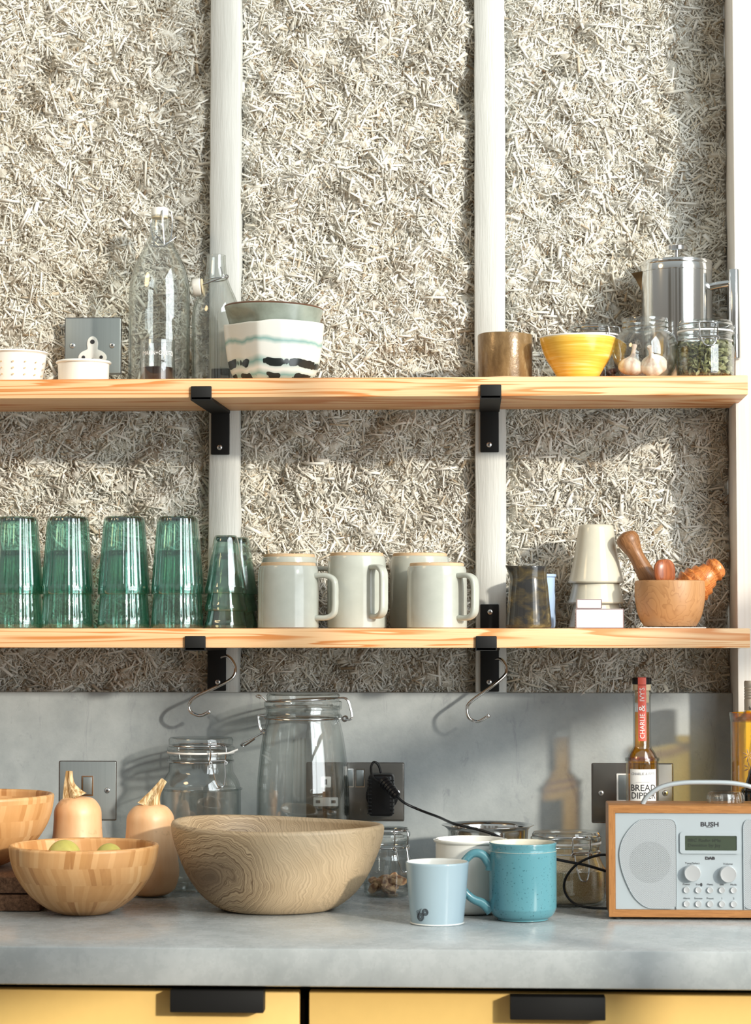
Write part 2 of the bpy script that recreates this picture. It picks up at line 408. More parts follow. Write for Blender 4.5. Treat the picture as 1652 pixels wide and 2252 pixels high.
t = NT('grain'); M['grain'] = t.pbr(t.ramp(t.noise(t.co(), 900, 2), [(.35, (.46, .33, .17)), (.65, (.78, .63, .40))]), .9, bump=t.noise(t.co(), 900, 2), bstr=.7)
M['raisin'] = plain('dried_fruit', (.10, .03, .025), .5, nz=.4)
M['bluep'] = plain('blue_plastic', (.42, .56, .78), .3)
t = NT('silver_panel'); M['silver'] = t.pbr((.42, .47, .50), .38, .25)
t = NT('grille'); tc = t.n('TexCoord'); s = t.n('SeparateXYZ'); t.l(tc.outputs['Object'], s.inputs[0])
kx, kz = 2 * PI / .0021, 2 * PI / .0024
dots = t.math('MULTIPLY', t.math('COSINE', t.math('MULTIPLY', s.outputs[0], kx / 1)), t.math('COSINE', t.math('MULTIPLY', s.outputs[2], kz / 1)))
ddx = t.math('SUBTRACT', t.math('ABSOLUTE', s.outputs[0]), .0774); ddz = t.math('SUBTRACT', s.outputs[2], .0702)
dist = t.math('SQRT', t.math('ADD', t.math('MULTIPLY', ddx, ddx), t.math('MULTIPLY', ddz, ddz)))
cone = t.math('LESS_THAN', dist, .0268)                      # the dark speaker cone shows through the holes
hole = t.ramp(dots, [(.12, 0.0), (.36, 1.0)])
M['grille'] = t.pbr(t.mix(hole, (.46, .49, .51), t.mix(cone, (.17, .18, .20), (.03, .032, .036))), .38, .2)
M['dial'] = plain('brushed_dial', (.60, .61, .62), .3, .5)
M['lcd'] = plain('lcd_screen', (.05, .065, .045), .25)
M['lcdtext'] = plain('lcd_text', (.015, .02, .015), .5)
M['rubber'] = plain('rubber', (.03, .03, .03), .8)
M['floor'] = wood('floor_boards', (.36, .24, .15), (.26, .17, .10), (1, 8, 1), .5, 4)

# ------------------------------------------------------------------ setting
CT = .900                       # worktop surface
XP = X(1610, 0)                 # where the hemp meets the right-hand post
def struct(name, me, mat, smooth=40):
    return tag(link(name, me, mat, None, smooth), kind='structure')
XW = .95                        # window wall on the right
struct('floor', box_me((-.9, -2.6, -.05), (4.2, 5.6, .1)), M['floor'])
# hemp wall: lime base plus pressed chips
rng = np.random.default_rng(3)
WX0, WX1, WZ0, WZ1 = -1.12, XP, 1.165, 2.33
_ph = rng.uniform(0, 6.28, (14, 2)); _fr = rng.uniform(18, 140, 14) ; _an = rng.uniform(0, 6.28, 14)
STX = [(X(455, 0), X(522, 0)), (X(1045, 0), X(1114, 0))]
def relief(x, z):
    h = np.zeros_like(x)
    for k in range(14):
        h += np.sin((x * math.cos(_an[k]) + z * math.sin(_an[k])) * _fr[k] + _ph[k, 0]) * (.0058 / (1 + _fr[k] / 45))
    for a, b in STX + [(XP, XP + .1)]:                    # the fill shrinks back along the timbers
        for e, sg in ((a, 1), (b, -1)):
            dd = (e - x) * sg
            h -= np.where((dd > -.002) & (dd < .02), .010 * (1 - np.clip(dd, 0, .02) / .02) ** 2, 0)
    return h
BY = .020
nx, nz_ = 520, 405
gx, gz = np.meshgrid(np.linspace(WX0, WX1, nx), np.linspace(WZ0, WZ1, nz_))
_p2 = rng.uniform(0, 6.28, 10); _f2 = rng.uniform(70, 330, 10); _a2 = rng.uniform(0, 6.28, 10)
pt = sum(np.sin((gx * math.cos(_a2[k]) + gz * math.sin(_a2[k])) * _f2[k] + _p2[k]) for k in range(10))
pt = np.clip((pt - 1.6) / 3.0, 0, 1)                       # spots where lime paste buries the chips
gy = BY + .0022 - pt * .0058 - relief(gx, gz)
gv = np.stack([gx.ravel(), gy.ravel(), gz.ravel()], 1)
ii = np.arange(nx * nz_).reshape(nz_, nx)
gf = np.stack([ii[:-1, :-1].ravel(), ii[:-1, 1:].ravel(), ii[1:, 1:].ravel(), ii[1:, :-1].ravel()], 1)
NCH = 185000
cx = rng.uniform(WX0, WX1 - .003, NCH); cz = rng.uniform(WZ0, WZ1, NCH)
keep = np.ones(NCH, bool)
for a, b in STX: keep &= ~((cx > a + .002) & (cx < b - .002))
cx, cz = cx[keep], cz[keep]; n = len(cx)
L = np.clip(rng.lognormal(math.log(.0082), .60, n), .0025, .040)
W = np.clip(rng.lognormal(math.log(.00135), .48, n), .0005, .0048) * (1 + (L > .018) * .5)
T = W * rng.uniform(.35, .75, n)
dep = rng.uniform(-.0016, .0030, n); hero = rng.random(n) < .022
L[hero] = rng.uniform(.014, .034, hero.sum()); W[hero] = rng.uniform(.0022, .0048, hero.sum()); T[hero] = W[hero] * .4; dep[hero] = rng.uniform(.0022, .0042, hero.sum())
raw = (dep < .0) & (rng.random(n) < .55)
th = rng.uniform(0, PI, n); tl = rng.normal(0, .13, n) * (.011 / np.maximum(L, .008)) ** .8; ro = rng.normal(0, .30, n)
ax = np.stack([np.cos(th) * np.cos(tl), np.sin(tl), np.sin(th) * np.cos(tl)], 1)
sd_ = np.stack([-np.sin(th) * np.cos(ro), np.sin(ro), np.cos(th) * np.cos(ro)], 1)
nm = np.cross(ax, sd_); nm /= np.linalg.norm(nm, axis=1)[:, None]; sd_ = np.cross(nm, ax)
cy = BY - relief(cx, cz) - dep
cen = np.stack([cx, cy, cz], 1)
vv = []
for a in (-.5, .5):
    for b, c in ((-.5, -.5), (.5, -.5), (.5, .5), (-.5, .5)):
        ta = rng.uniform(.45, 1.0, n)
        vv.append(cen + ax * (L * a)[:, None] + sd_ * (W * b * ta)[:, None] + nm * (T * c * ta)[:, None])
cv = np.stack(vv, 1).reshape(-1, 3)
o8 = (np.arange(n) * 8)[:, None]
cf = np.concatenate([o8 + np.array([q]) for q in ((0, 1, 5, 4), (1, 2, 6, 5), (2, 3, 7, 6), (3, 0, 4, 7), (3, 2, 1, 0), (4, 5, 6, 7))], 0)
cv[:, 0] = np.minimum(cv[:, 0], XP - .001)
av = np.concatenate([gv, cv]); af = np.concatenate([gf, cf + len(gv)])
me = bpy.data.meshes.new('hemp'); me.vertices.add(len(av)); me.vertices.foreach_set('co', av.ravel())
me.loops.add(af.size); me.loops.foreach_set('vertex_index', af.ravel().astype(np.int32))
me.polygons.add(len(af)); me.polygons.foreach_set('loop_start', np.arange(0, af.size, 4, dtype=np.int32))
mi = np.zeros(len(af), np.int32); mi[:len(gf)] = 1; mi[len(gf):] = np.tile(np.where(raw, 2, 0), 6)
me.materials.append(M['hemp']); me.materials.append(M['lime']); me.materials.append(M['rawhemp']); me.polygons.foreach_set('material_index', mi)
me.update(); me.validate()
tag(link('wall_back', me, None), kind='structure')
struct('wall_behind', box_me(((-1.9 + XP) / 2, .085, 1.3), (XP + 1.9, .06, 2.6)), M['plaster'])
def timber(name, x0, x1, z0, z1, mat, y0=-.002, y1=.04, x0b=None, x1b=None):
    x0b = x0 if x0b is None else x0b; x1b = x1 if x1b is None else x1b
    N = 26; vs = []; fs = []
    for i in range(N + 1):
        f = i / N; z = z0 + (z1 - z0) * f; w1 = random.uniform(-1, 1) * .0006; w2 = random.uniform(-1, 1) * .0006
        a = x0b + (x0 - x0b) * f + w1; b = x1b + (x1 - x1b) * f + w2; c = .0018
        vs += [(a, y1, z), (a, y0 + c, z), (a + c, y0, z), (b - c, y0, z), (b, y0 + c, z), (b, y1, z)]
    for i in range(N):
        for j in range(5): fs.append((i * 6 + j, i * 6 + j + 1, i * 6 + j + 7, i * 6 + j + 6))
    return struct(name, mesh(vs, fs), mat, 60)
timber('trim_1', X(458, 0), X(525, 0), 1.17, 2.34, M['paint'])
timber('trim_2', X(1046, 0), X(1114, 0), 1.17, 2.34, M['paint'])
struct('trim_3', box_me(((XP + XW) / 2, -.0185, 1.62), (XW - XP, .117, 1.44), .0015), M['post'])
# window wall on the right, out of frame, letting the low sun in
wm = MB()
WY0, WY1, WZa, WZb = -2.9, -.22, 1.00, 3.05
wm.box((XW + .06, -2.65, .5), (.12, 5.3, 1.0)); wm.box((XW + .06, -.11, 2.1), (.12, .22, 2.2)); wm.box((XW + .06, -4.1, 2.1), (.12, 2.4, 2.2))
wm.box((XW + .06, -2.65, 3.12), (.12, 5.3, .14))
wm.build('wall_right', M['plaster'])['kind'] = 'structure'
wf = MB()
for y in (WY0 + .02, -1.62, WY1 - .02): wf.box((XW + .06, y, (WZa + WZb) / 2), (.05, .035, WZb - WZa))
for z in (WZa + .02, WZb - .02): wf.box((XW + .06, (WY0 + WY1) / 2, z), (.05, WY1 - WY0, .035))
wf.box((XW + .06, (WY0 + WY1) / 2, 1.535), (.05, WY1 - WY0, .09))
wf.build('window_1', M['paint'])['kind'] = 'structure'
# rear wall with tall windows behind the camera
rw = MB()
for x0, x1 in ((-3.0, -1.9), (-1.35, -1.15), (-.6, -.1), (.45, 1.0)): rw.box(((x0 + x1) / 2, -5.35, 1.4), (x1 - x0, .1, 2.8))
rw.box((-1, -5.35, .4), (4, .1, .8))
rw.build('wall_rear', plain('rear_wall', (.30, .27, .23), .9))['kind'] = 'structure'

# ------------------------------------------------------------------ splashback, worktop, cabinets
SBT = Z(1523, 0)
sb = tag(box('splashback', ((-1.6 + XP) / 2, .02, (CT + SBT) / 2), (XP + 1.6, .05, SBT - CT), M['splash'], bev=.002),
         'grey mottled plaster splashback panel running along the wall above the worktop', 'splashback')
CD = .69
tag(box('worktop', ((-1.6 + XW) / 2, -CD / 2 + .0225, CT - .0225), (XW + 1.6, CD + .045, .045), M['counter'], bev=.003),
    'long grey polished concrete worktop carrying the bowls, mugs and radio', 'worktop')
def cabinet(label, x0, x1, hp):
    t = thing('base_cabinet', label, 'cabinet', ((x0 + x1) / 2, -.34, 0), 0, None)
    wd = x1 - x0
    box('body', (0, .01, .455), (wd, .58, .75), M['void'], t, .001)
    box('plinth', (0, .03, .04), (wd, .50, .08), M['void'], t, 0)
    dr = box('drawer_front', (0, -.305, .7585), (wd - .008, .019, .172), M['yellowdoor'], t, .0015)
    box('drawer_front', (0, -.305, .375), (wd - .008, .019, .585), M['yellowdoor'], t, .0015)
    d = .68; px0, px1, py0, py1 = hp
    hx = X((px0 + px1) / 2, d); hz = Z((py0 + py1) / 2, d, (px0 + px1) / 2); w_ = (px1 - px0) / S(d); h_ = (py1 - py0) / S(d)
    h = MB(); h.box((hx - (x0 + x1) / 2, -.326, hz), (w_, .024, h_), .0012)
    h.build('drawer_handle', M['black'], dr)
    return t
SPL = X(672, .655)
cabinet('yellow kitchen cabinet with black handle, left of the drawer gap', SPL - .6, SPL - .003, (376, 582, 2179, 2228))
cabinet('yellow kitchen cabinet with black handle, right of the drawer gap', SPL + .001, XW - .01, (1120, 1327, 2194, 2244))

# ------------------------------------------------------------------ shelves and brackets
SD = .195
ZU, ZL, TH = 1.6300, 1.2768, .0272
def shelf(zt, label):
    xe = X(1650, SD)
    poly = [(-1.2, -SD), (xe, -SD), (xe, -.0775), (XP - .001, -.0775), (XP - .001, -.003), (-1.2, -.003)]
    vs = [(x, y, z) for z in (zt - TH, zt) for x, y in poly]; k = len(poly)
    fs = [tuple(range(k))[::-1], tuple(range(k, 2 * k))] + [(i, (i + 1) % k, k + (i + 1) % k, k + i) for i in range(k)]
    me = mesh(vs, fs); bm = bmesh.new(); bm.from_mesh(me)
    bmesh.ops.recalc_face_normals(bm, faces=bm.faces)
    bmesh.ops.bevel(bm, geom=list(bm.edges), offset=.0012, segments=2, profile=.5, affect='EDGES'); bm.to_mesh(me); bm.free()
    return tag(link('wall_shelf', me, M['pine'], None, 40), label, 'shelf')
shelf(ZU, 'upper pine shelf board holding bottles, bowls and the coffee press')
shelf(ZL, 'lower pine shelf board holding green glasses and grey mugs')
def bracket(fx, wx, zt, zbot, ztop, screws, label, lip):
    t = thing('shelf_bracket', label, 'bracket', (X(wx, 0), 0, zt - TH), 0, 'black shelf brackets')
    W2 = .0148; a = .0042; x1 = X(fx, SD) - X(wx, 0); zb = -.0042
    m = MB()
    # arm under the board, skewed from wall to lip
    def slab(pts, th, nrm):
        pass
    def bx8(p):   # 8 corners
        m.add(p, [(0, 1, 2, 3), (7, 6, 5, 4), (0, 4, 5, 1), (1, 5, 6, 2), (2, 6, 7, 3), (3, 7, 4, 0)])
    y0, y1 = -.006, -SD - .0045
    bx8([(-W2, y0, -a), (W2, y0, -a), (x1 + W2, y1, -a), (x1 - W2, y1, -a), (-W2, y0, 0), (W2, y0, 0), (x1 + W2, y1, 0), (x1 - W2, y1, 0)])
    m.build('arm', M['black'], t, 30)
    box('front_lip', (x1, -SD - .0025, lip / 2 - a / 2), (2 * W2, .004, lip + a), M['black'], t, .0014)
    h0 = zbot - (zt - TH); h1 = ztop - (zt - TH)
    box('wall_plate', (0, -.0045, (h0 + h1) / 2), (2 * W2 - .002, .005, h1 - h0), M['black'], t, .0012)
    for sx, sy in screws:
        c = P(sx, sy, .007)
        s = thing_part('screw', t, (c.x - t.location.x, c.y, c.z - t.location.z))
    return t
def screw_me():
    m = MB(); m.lathe([(0, 0), (.0042, 0), (.0042, .0008), (.003, .0016), (0, .002)], Matrix.Rotation(PI / 2, 4, 'X'), 20)
    me = mesh(m.v, m.f); me.shade_smooth(); return me
SCR = screw_me(); SCR.materials.append(M['screw'])
def _cross():
    m = MB(); m.box((0, -.002, 0), (.0042, .0006, .0009)); m.box((0, -.002, 0), (.0009, .0006, .0042))
    me = mesh(m.v, m.f); me.materials.append(M['ink']); return me
CRS = _cross()
def thing_part(name, parent, loc, rot=.5):
    o = bpy.data.objects.new(name, SCR); C.objects.link(o); o.parent = parent; o.location = loc; o.rotation_euler = (0, rot, 0)
    s = bpy.data.objects.new('screw_slot', CRS); C.objects.link(s); s.parent = o
    return o
bracket(441, 484, ZU, Z(998, 0), Z(808, 0), [(483, 984)], 'black steel bracket under the upper shelf on the left stud', .016)
bracket(1081, 1078, ZU, Z(995, 0), Z(808, 0), [(1076, 978)], 'black steel bracket under the upper shelf on the right stud', .016)
bracket(430, 478, ZL, Z(1520, 0), Z(1329, 0), [(479, 1500)], 'black steel bracket under the lower shelf on the left stud', .0165)
bracket(1069.5, 1077, ZL, Z(1521, 0), Z(1329, 0), [(1076, 1500), (1078, 1346)], 'black steel bracket under the lower shelf on the right stud', .0165)
def hook(pts, label):
    c = P(*pts[0])
    q = crom([P(*p) - c for p in pts], 8)
    o = tag(MB().tube(q, .0024, 12).build('s_hook', M['chrome']), label, 'hook', 'steel hooks'); o.location = c
    e = MB(); e.lathe([(0, -.0033), (.0024, -.0026), (.0033, 0), (.0024, .0026), (0, .0033)], TR(*q[-1]), 16)
    e.build('ball_end', M['chrome'], o)
hook([(488, 1446, .03), (500, 1443, .045), (512, 1455, .05), (518, 1473, .052), (510, 1492, .055), (478, 1510, .06), (432, 1532, .06), (416, 1550, .06), (420, 1566, .06), (440, 1574, .06), (460, 1566, .06)],
     'shiny steel S-shaped hook hanging below the lower shelf by the left bracket')
hook([(1092, 1450, .03), (1101, 1450, .045), (1109, 1458, .05), (1114, 1474, .052), (1108, 1488, .055), (1076, 1514, .06), (1036, 1543, .06), (1027, 1560, .06), (1033, 1580, .06), (1052, 1587, .06), (1074, 1575, .06)],
     'shiny steel S-shaped hook hanging below the lower shelf by the right bracket')

# ------------------------------------------------------------------ wall plates
def wall_plate(px0, px1, py0, py1, label, name='socket_plate', cat='socket', yo=0.0, mt='plate'):
    cxp, cyp = (px0 + px1) / 2, (py0 + py1) / 2
    c = P(cxp, cyp, .0055 - yo); t = thing(name, label, cat, (c.x, -.0055 + yo, c.z))
    k = S(0); w_, h_ = (px1 - px0) / k, (py1 - py0) / k
    m = MB(); m.prism(rrect(-w_ / 2, -h_ / 2, w_ / 2, h_ / 2, .0022), 0, .006); m.build('plate_rim', M['platedge'], t)
    m = MB(); m.prism(rrect(-w_ / 2 + .0012, -h_ / 2 + .0012, w_ / 2 - .0012, h_ / 2 - .0012, .0018), -.0012, .0, bev=.0008); m.build('face_plate', M[mt], t)
    def loc(px, py): return ((px - cxp) / k, -.0012, (cyp - py) / k)
    def screw(px, py, rot=.7):
        x, y, z = loc(px, py)
        o = thing_part('screw', t, (x, y, z), rot)
    return t, loc, screw, k
# round-pin socket on the hemp wall
t, loc, screw, k = wall_plate(141, 268, 697, 825, 'brushed steel plate with white round-pin socket on the hemp wall above the upper shelf', yo=.0)
box('back_box', (0, .015, 0), (.07, .022, .07), M['void'], t, 0)
screw(159, 760); screw(248, 760)
x, y, z = loc(204, 775)
pts = []
for i in range(60):
    a = 2 * PI * i / 60; r = .0165 + .0075 * math.cos(3 * (a - PI / 2)); pts.append((x + r * math.cos(a), z + r * math.sin(a)))
s_ = MB().prism(pts, y - .0014, y, bev=.0005).build('socket_insert', M['whitep'], t)
m = MB()
for i in range(3):
    m = MB(); a = PI / 2 + i * 2 * PI / 3; rr = .0155
    m.lathe([(0, 0), (.0034 if i == 0 else .0026, 0), (.0034 if i == 0 else .0026, .0006), (0, .0006)], TR(x + rr * math.cos(a), y - .0014, z + rr * math.sin(a)) @ Matrix.Rotation(PI / 2, 4, 'X'), 20)
    m.build('pin_hole', M['ink'], s_)
# switch on the splashback
t, loc, screw, k = wall_plate(129, 257, 1673, 1804, 'steel light switch plate behind the left squash', 'switch_plate', 'switch')
screw(237, 1738); screw(150, 1738)
x, y, z = loc(193, 1728)
m = MB(); m.me(frame_me(rrect(x - .0088, z - .015, x + .0088, z + .015, .001), rrect(x - .0068, z - .013, x + .0068, z + .013, .0006), y - .0012, y)); m.build('rocker_surround', M['steel'], t)
box('rocker', (x, y - .0006, z), (.013, .0024, .0255), M['plate'], t, .0006)
# double socket
t, loc, screw, k = wall_plate(674, 889, 1677, 1805, 'double steel socket plate behind the tall clip-top jar, black adaptor plugged in', mt='bronze')
dsock = t
screw(688, 1740); screw(874, 1742)
def square_socket(px):
    x, y, z = loc(px, 1720); o = MB().prism(rrect(x - .0075, z - .008, x + .0075, z + .008, .0015), y - .0012, y, bev=.0004).build('socket_insert', M['whitep'], dsock)
    b = MB().box((x, y - .0013, z), (.004, .0006, .008)); x2, y2, z2 = loc(px, 1763)
    o2 = MB().prism(rrect(x2 - .0185, z2 - .0065, x2 + .0185, z2 + .0065, .0015), y - .0012, y, bev=.0004).build('socket_insert', M['whitep'], dsock)
    b.build('pin_hole', M['ink'], o)
    for s in (-1, 1): box('pin_hole', (x2 + s * .0115, y - .0013, z2), (.0065, .0006, .0045), M['ink'], o2, 0)
square_socket(717)
for px in (768, 792):
    x, y, z = loc(px, 1711)
    m = MB(); m.me(frame_me(rrect(x - .0072, z - .0138, x + .0072, z + .0138, .001), rrect(x - .0056, z - .012, x + .0056, z + .012, .0006), y - .0012, y)); m.build('rocker_surround', M['steel'], t)
    box('rocker', (x, y - .0006, z), (.0108, .0024, .0236), M['plate'], t, .0006)
# right plate
t, loc, screw, k = wall_plate(1303, 1480, 1679, 1809, 'steel switched spur plate behind the oil bottle and the radio', 'switch_plate', 'switch', mt='bronze')
screw(1323, 1744); screw(1462, 1744)
x, y, z = loc(1376, 1732)
m = MB(); m.me(frame_me(rrect(x - .013, z - .0205, x + .013, z + .0205, .001), rrect(x - .0105, z - .018, x + .0105, z + .018, .0006), y - .0016, y)); m.build('rocker_surround', M['whitep'], t)
box('rocker', (x, y - .0006, z), (.0205, .0024, .0355), M['plate'], t, .0006)

# adaptor with its cable
c = P(838, 1752, .05); t = thing('power_adaptor', 'black mains adaptor plugged into the double socket with a trailing cable', 'adaptor', (c.x, -.0068, c.z))
m = MB(); m.prism([(.024 * math.cos(a), -.001 + .024 * math.sin(a)) for a in [2 * PI * i / 32 for i in range(32)]], -.010, 0, bev=.002); m.build('plug_base', M['blackp'], t)
m = MB(); m.box((0, -.030, .002), (.037, .04, .062), .006, seg=3)
for i in range(10):
    for s in (-1, 1): m.box((s * .0165, -.050, .024 - i * .0053), (.006, .0015, .0018), .0004)
ad = m.build('adaptor_body', M['blackp'], t)
m = MB()
q0 = P(845, 1720, .07) - t.location; q1 = P(872, 1750, .085) - t.location
for i in range(7):
    p = q0.lerp(q1, i / 6); r = .0085 - .0004 * i
    dr = (q1 - q0).normalized(); R = dr.to_track_quat('Z', 'Y').to_matrix().to_4x4()
    m.lathe([(0, -.0022), (r, -.0022), (r, .0014), (r * .8, .0022), (0, .0022)], TR(*p) @ R, 20)
m.build('cable_boot', M['blackp'], t)
loop = [(838, 1700, .05), (832, 1682, .052), (822, 1676, .055), (816, 1690, .062), (822, 1712, .07), (845, 1725, .07)]
cab = [(872, 1750, .085), (890, 1766, .088), (925, 1782, .09), (965, 1797, .14), (1000, 1812, .25), (1050, 1824, .27), (1092, 1838, .285), (1150, 1868, .29), (1225, 1890, .295), (1285, 1902, .30), (1330, 1915, .30), (1350, 1924, .30)]
m = MB(); o_ = Vector(t.location)
m.tube(crom([P(*p) - o_ for p in loop], 8), .0018, 8)
m.tube(crom([P(*p) - o_ for p in cab], 8), .0019, 8)
m.build('power_cable', M['blackp'], t)
cab2 = [(1352, 1884, .30), (1325, 1880, .30), (1290, 1889, .30), (1262, 1907, .30), (1243, 1935, .30), (1243, 1962, .30), (1262, 1986, .31), (1295, 1996, .33), (1350, 1998, .34)]
c = P(*cab2[0]); tag(MB().tube(crom([P(*p) - c for p in cab2], 8), .0017, 8).build('looped_cable', M['blackp']), 'thin black cable looped beside the radio, over the grain jar', 'cable').location = c

# ------------------------------------------------------------------ vessels
def shell(outer, th):
    """closed profile from an outer profile (bottom centre -> rim) with wall thickness th"""
    inner = []
    k = len(outer)
    for i in range(k):
        a = Vector(outer[max(i - 1, 0)]); b = Vector(outer[min(i + 1, k - 1)]); tt = (b - a)
        if tt.length < 1e-9: continue
        tt.normalize(); nrm = Vector((-tt[1], tt[0])); p = Vector(outer[i]) + nrm * th
        inner.append((max(p[0], 0), p[1]))
    inner[-1] = (inner[-1][0], outer[-1][1])
    r0 = outer[-1][0]; z0 = outer[-1][1]; ri = inner[-1][0]
    lip = [((r0 + ri) / 2 + (r0 - ri) / 2 * math.cos(a), z0 + (r0 - ri) / 2 * math.sin(a)) for a in (PI / 4, PI / 2, 3 * PI / 4)]
    inner[0] = (0, inner[0][1])
    return list(outer) + lip + inner[::-1]

# ---- upper shelf, left to right
def on(px, d, z): return (X(px, d), -d, z)
# perforated white pot
t = thing('perforated_pot', 'white ceramic pot with small drainage holes at the left end of the upper shelf', 'pot', on(30, .12, ZU))
def fpot(r, z, a): return r, z
lathe('pot_body', shell(cr2([(0, .0005), (.036, .0005), (.0385, .003), (.0445, .040), (.0455, .0435), (.0485, .0455)], 4), .0028), M['white'], t)
m = MB()
for j, zz in enumerate((.012, .021, .030)):
    for i in range(16):
        a = 2 * PI * i / 16 + .12; r = .0398 + .0062 * zz / .04
        m.lathe([(0, 0), (.0013, 0), (.0013, .0006), (0, .0006)], RZ(a) @ TR(r + .0006, 0, zz) @ Matrix.Rotation(PI / 2, 4, 'Y'), 12)
m.build('drain_holes', M['clay'], t)
t = thing('ramekin', 'low white enamel dish with rolled rim in front of the round-pin socket', 'dish', on(180, .125, ZU))
lathe('dish', shell([(0, .0004), (.0345, .0004), (.0365, .002), (.037, .027), (.0375, .030)], .0022), M['white'], t)
lathe('rolled_rim', [(.0375 + .0028 * math.cos(a), .0315 + .0022 * math.sin(a)) for a in [2 * PI * i / 12 for i in range(13)]], M['white'], t)

def swing_bottle(px, d, prof, th, label, topz, stopper):
    t = thing('swing_top_bottle', label, 'bottle', on(px, d, ZU), 0, 'clear swing top bottles')
    lathe('bottle_glass', shell(prof, th), M['glassn'], t, 72)
    if stopper == 'closed':
        m = MB(); m.lathe([(0, 0), (.011, 0), (.0128, .002), (.0128, .011), (.0115, .0135), (0, .0142)], TR(0, 0, topz + .0005), 32)
        s = m.build('stopper', M['white'], t)
        MB().lathe([(0, 0), (.0115, 0), (.0122, .001), (.0115, .002), (0, .002)], TR(0, 0, topz - .0015), 32).build('rubber_seal', M['corkl'], s)
        m = MB()
        for sx in (-1, 1):
            m.tube(crom([(sx * .0135 + .004, -.002, topz + .008), (sx * .016 + .003, -.004, topz - .012), (sx * .012 + .006, -.014, topz - .036), (sx * .004 + .006, -.018, topz - .045)], 6), .0010, 8)
        m.tube([(.0055, -.013, topz + .0085), (.006, -.0165, topz - .005), (.0095, -.0175, topz - .043)], .0011, 8)
        m.tube(circ(.0148, 32, topz - .040), .0010, 8, closed=True)
        m.tube([(.0095, -.0175, topz - .043), (.0, -.02, topz - .032), (-.004, -.02, topz - .028)], .0009, 8)
        m.tube([(.0095, -.0175, topz - .043), (.018, -.015, topz - .038), (.026, -.012, topz - .031)], .0009, 8)
        m.build('wire_bail', M['wire'], t)
    else:
        R = Matrix.Rotation(-PI / 2 - .12, 4, 'Y')
        m = MB(); m.lathe([(0, 0), (.011, 0), (.0135, .002), (.0135, .010), (.0115, .0128), (0, .0135)], TR(-.020, -.012, topz - .0465) @ R, 32)
        s = m.build('stopper', M['white'], t)
        MB().lathe([(0, 0), (.0125, 0), (.0132, .001), (.0125, .002), (0, .002)], TR(-.0175, -.012, topz - .047) @ R, 32).build('rubber_seal', M['corkl'], s)
        m = MB(); m.tube([(x * 1.0, y, topz - .034 + x * .1) for x, y, _ in circ(.0162, 32)], .0010, 8, closed=True)
        m.tube(crom([(-.028, -.020, topz - .048), (-.01, -.022, topz - .042), (.012, -.021, topz - .034), (.017, -.014, topz - .031)], 6), .0011, 8)
        m.tube(crom([(.017, -.013, topz - .033), (.0125, -.018, topz - .030), (.009, -.018, topz - .02), (.008, -.016, topz - .0185)], 5), .0010, 8)
        m.tube([(.017 + .0025 * math.cos(a), -.015, topz - .032 + .0025 * math.sin(a)) for a in [2 * PI * i / 12 for i in range(12)]], .0009, 6, closed=True)
        m.build('wire_bail', M['wire'], t)
    return t
k_ = S(.06)
def pr(pts, k, base): return [(r / k, (base - y) / k) for r, y in pts]
swing_bottle(347, .062, [(0, .002), (.03, .0015)] + cr2(pr([(63, 829), (67, 820), (68, 760), (68, 640), (66, 600), (58, 562), (42, 528), (28, 500), (21.5, 478), (20, 460), (20, 444)], k_, 831), 5), .0022,
             'tall clear glass swing-top bottle, stopper closed, on the upper shelf', .2545, 'closed')
swing_bottle(473, .058, [(0, .002), (.025, .0015)] + cr2(pr([(50, 829), (53.5, 822), (54, 760), (54, 680), (51, 650), (42, 625), (31, 600), (24, 578), (22, 560), (21, 545), (21, 534)], k_, 831), 5), .0022,
             'shorter clear glass swing-top bottle with its stopper hanging open, behind the marbled bowl', .196, 'open')
# votive glass
t = thing('votive_glass', 'small clear votive glass of dark wax with white lettering in front of the tall bottle', 'glass', on(343.5, .145, ZU))
lathe('glass_cup', shell([(0, .0004), (.0235, .0004), (.0248, .002), (.0248, .060)], .0016), M['glass'], t)
lathe('wax', [(0, .0026), (.0226, .0026), (.0228, .021), (0, .0205)], M['wax'], t)
text('lettering', '(MALIN+GOETZ)', .0085, M['paper'], t, (0.004, 0, .040), bend=.0250, sx=.82)

# nested bowls
BX, BDp = 601, .115
def faceted(r, z, a):
    # soft corner towards the front (-y), slightly left
    d = (a - math.radians(257) + PI) % (2 * PI) - PI
    f = 1.02
    if -1.22 < d < 0: f = 1.02 * (.35 + .65 * math.cos(.61) / math.cos(d + .61))
    elif d >= 0: f = 1.02 - .035 * math.exp(-((d - .75) / .45) ** 2)
    zz = z + (z / .09) * (.0020 * math.cos(2 * a + .5) + .0016 * math.sin(3 * a) - .002 * math.exp(-(d / .2) ** 2))
    return r * (1 + (f - 1) * min(1, z / .03)), zz
t = thing('marbled_bowl', 'white porcelain bowl with black and teal marbled bands, outer of the nested pair', 'bowl', on(BX, BDp, ZU))
k_ = S(BDp)
lathe('bowl_body', shell(cr2([(0, .0006), (.040, .0006), (.0545, .004), (.0620, .018), (.0668, .040), (.0700, .065), (.0715, .084)], 6), .0032), M['marble'], t, 120, faceted, smooth=60)
t = thing('celadon_bowl', 'grey-green glazed bowl with brown rim nested inside the marbled bowl', 'bowl', (X(BX, BDp), -BDp, ZU + .040))
def fgrey(r, z, a):
    d = (a - math.radians(257) + PI) % (2 * PI) - PI; q = max(0, min(1, (.064 - z) / .014))
    if -1.22 < d < 0: r *= 1 - q * .80 * (1 - math.cos(.61) / math.cos(d + .61))
    return r, z + .0022 * math.cos(a - PI) * (z / .07)
lathe('bowl_body', shell(cr2([(0, .0006), (.030, .0006), (.046, .006), (.0575, .024), (.0655, .048), (.0715, .0690)], 6), .0028), M['celadon'], t, 96, fgrey)
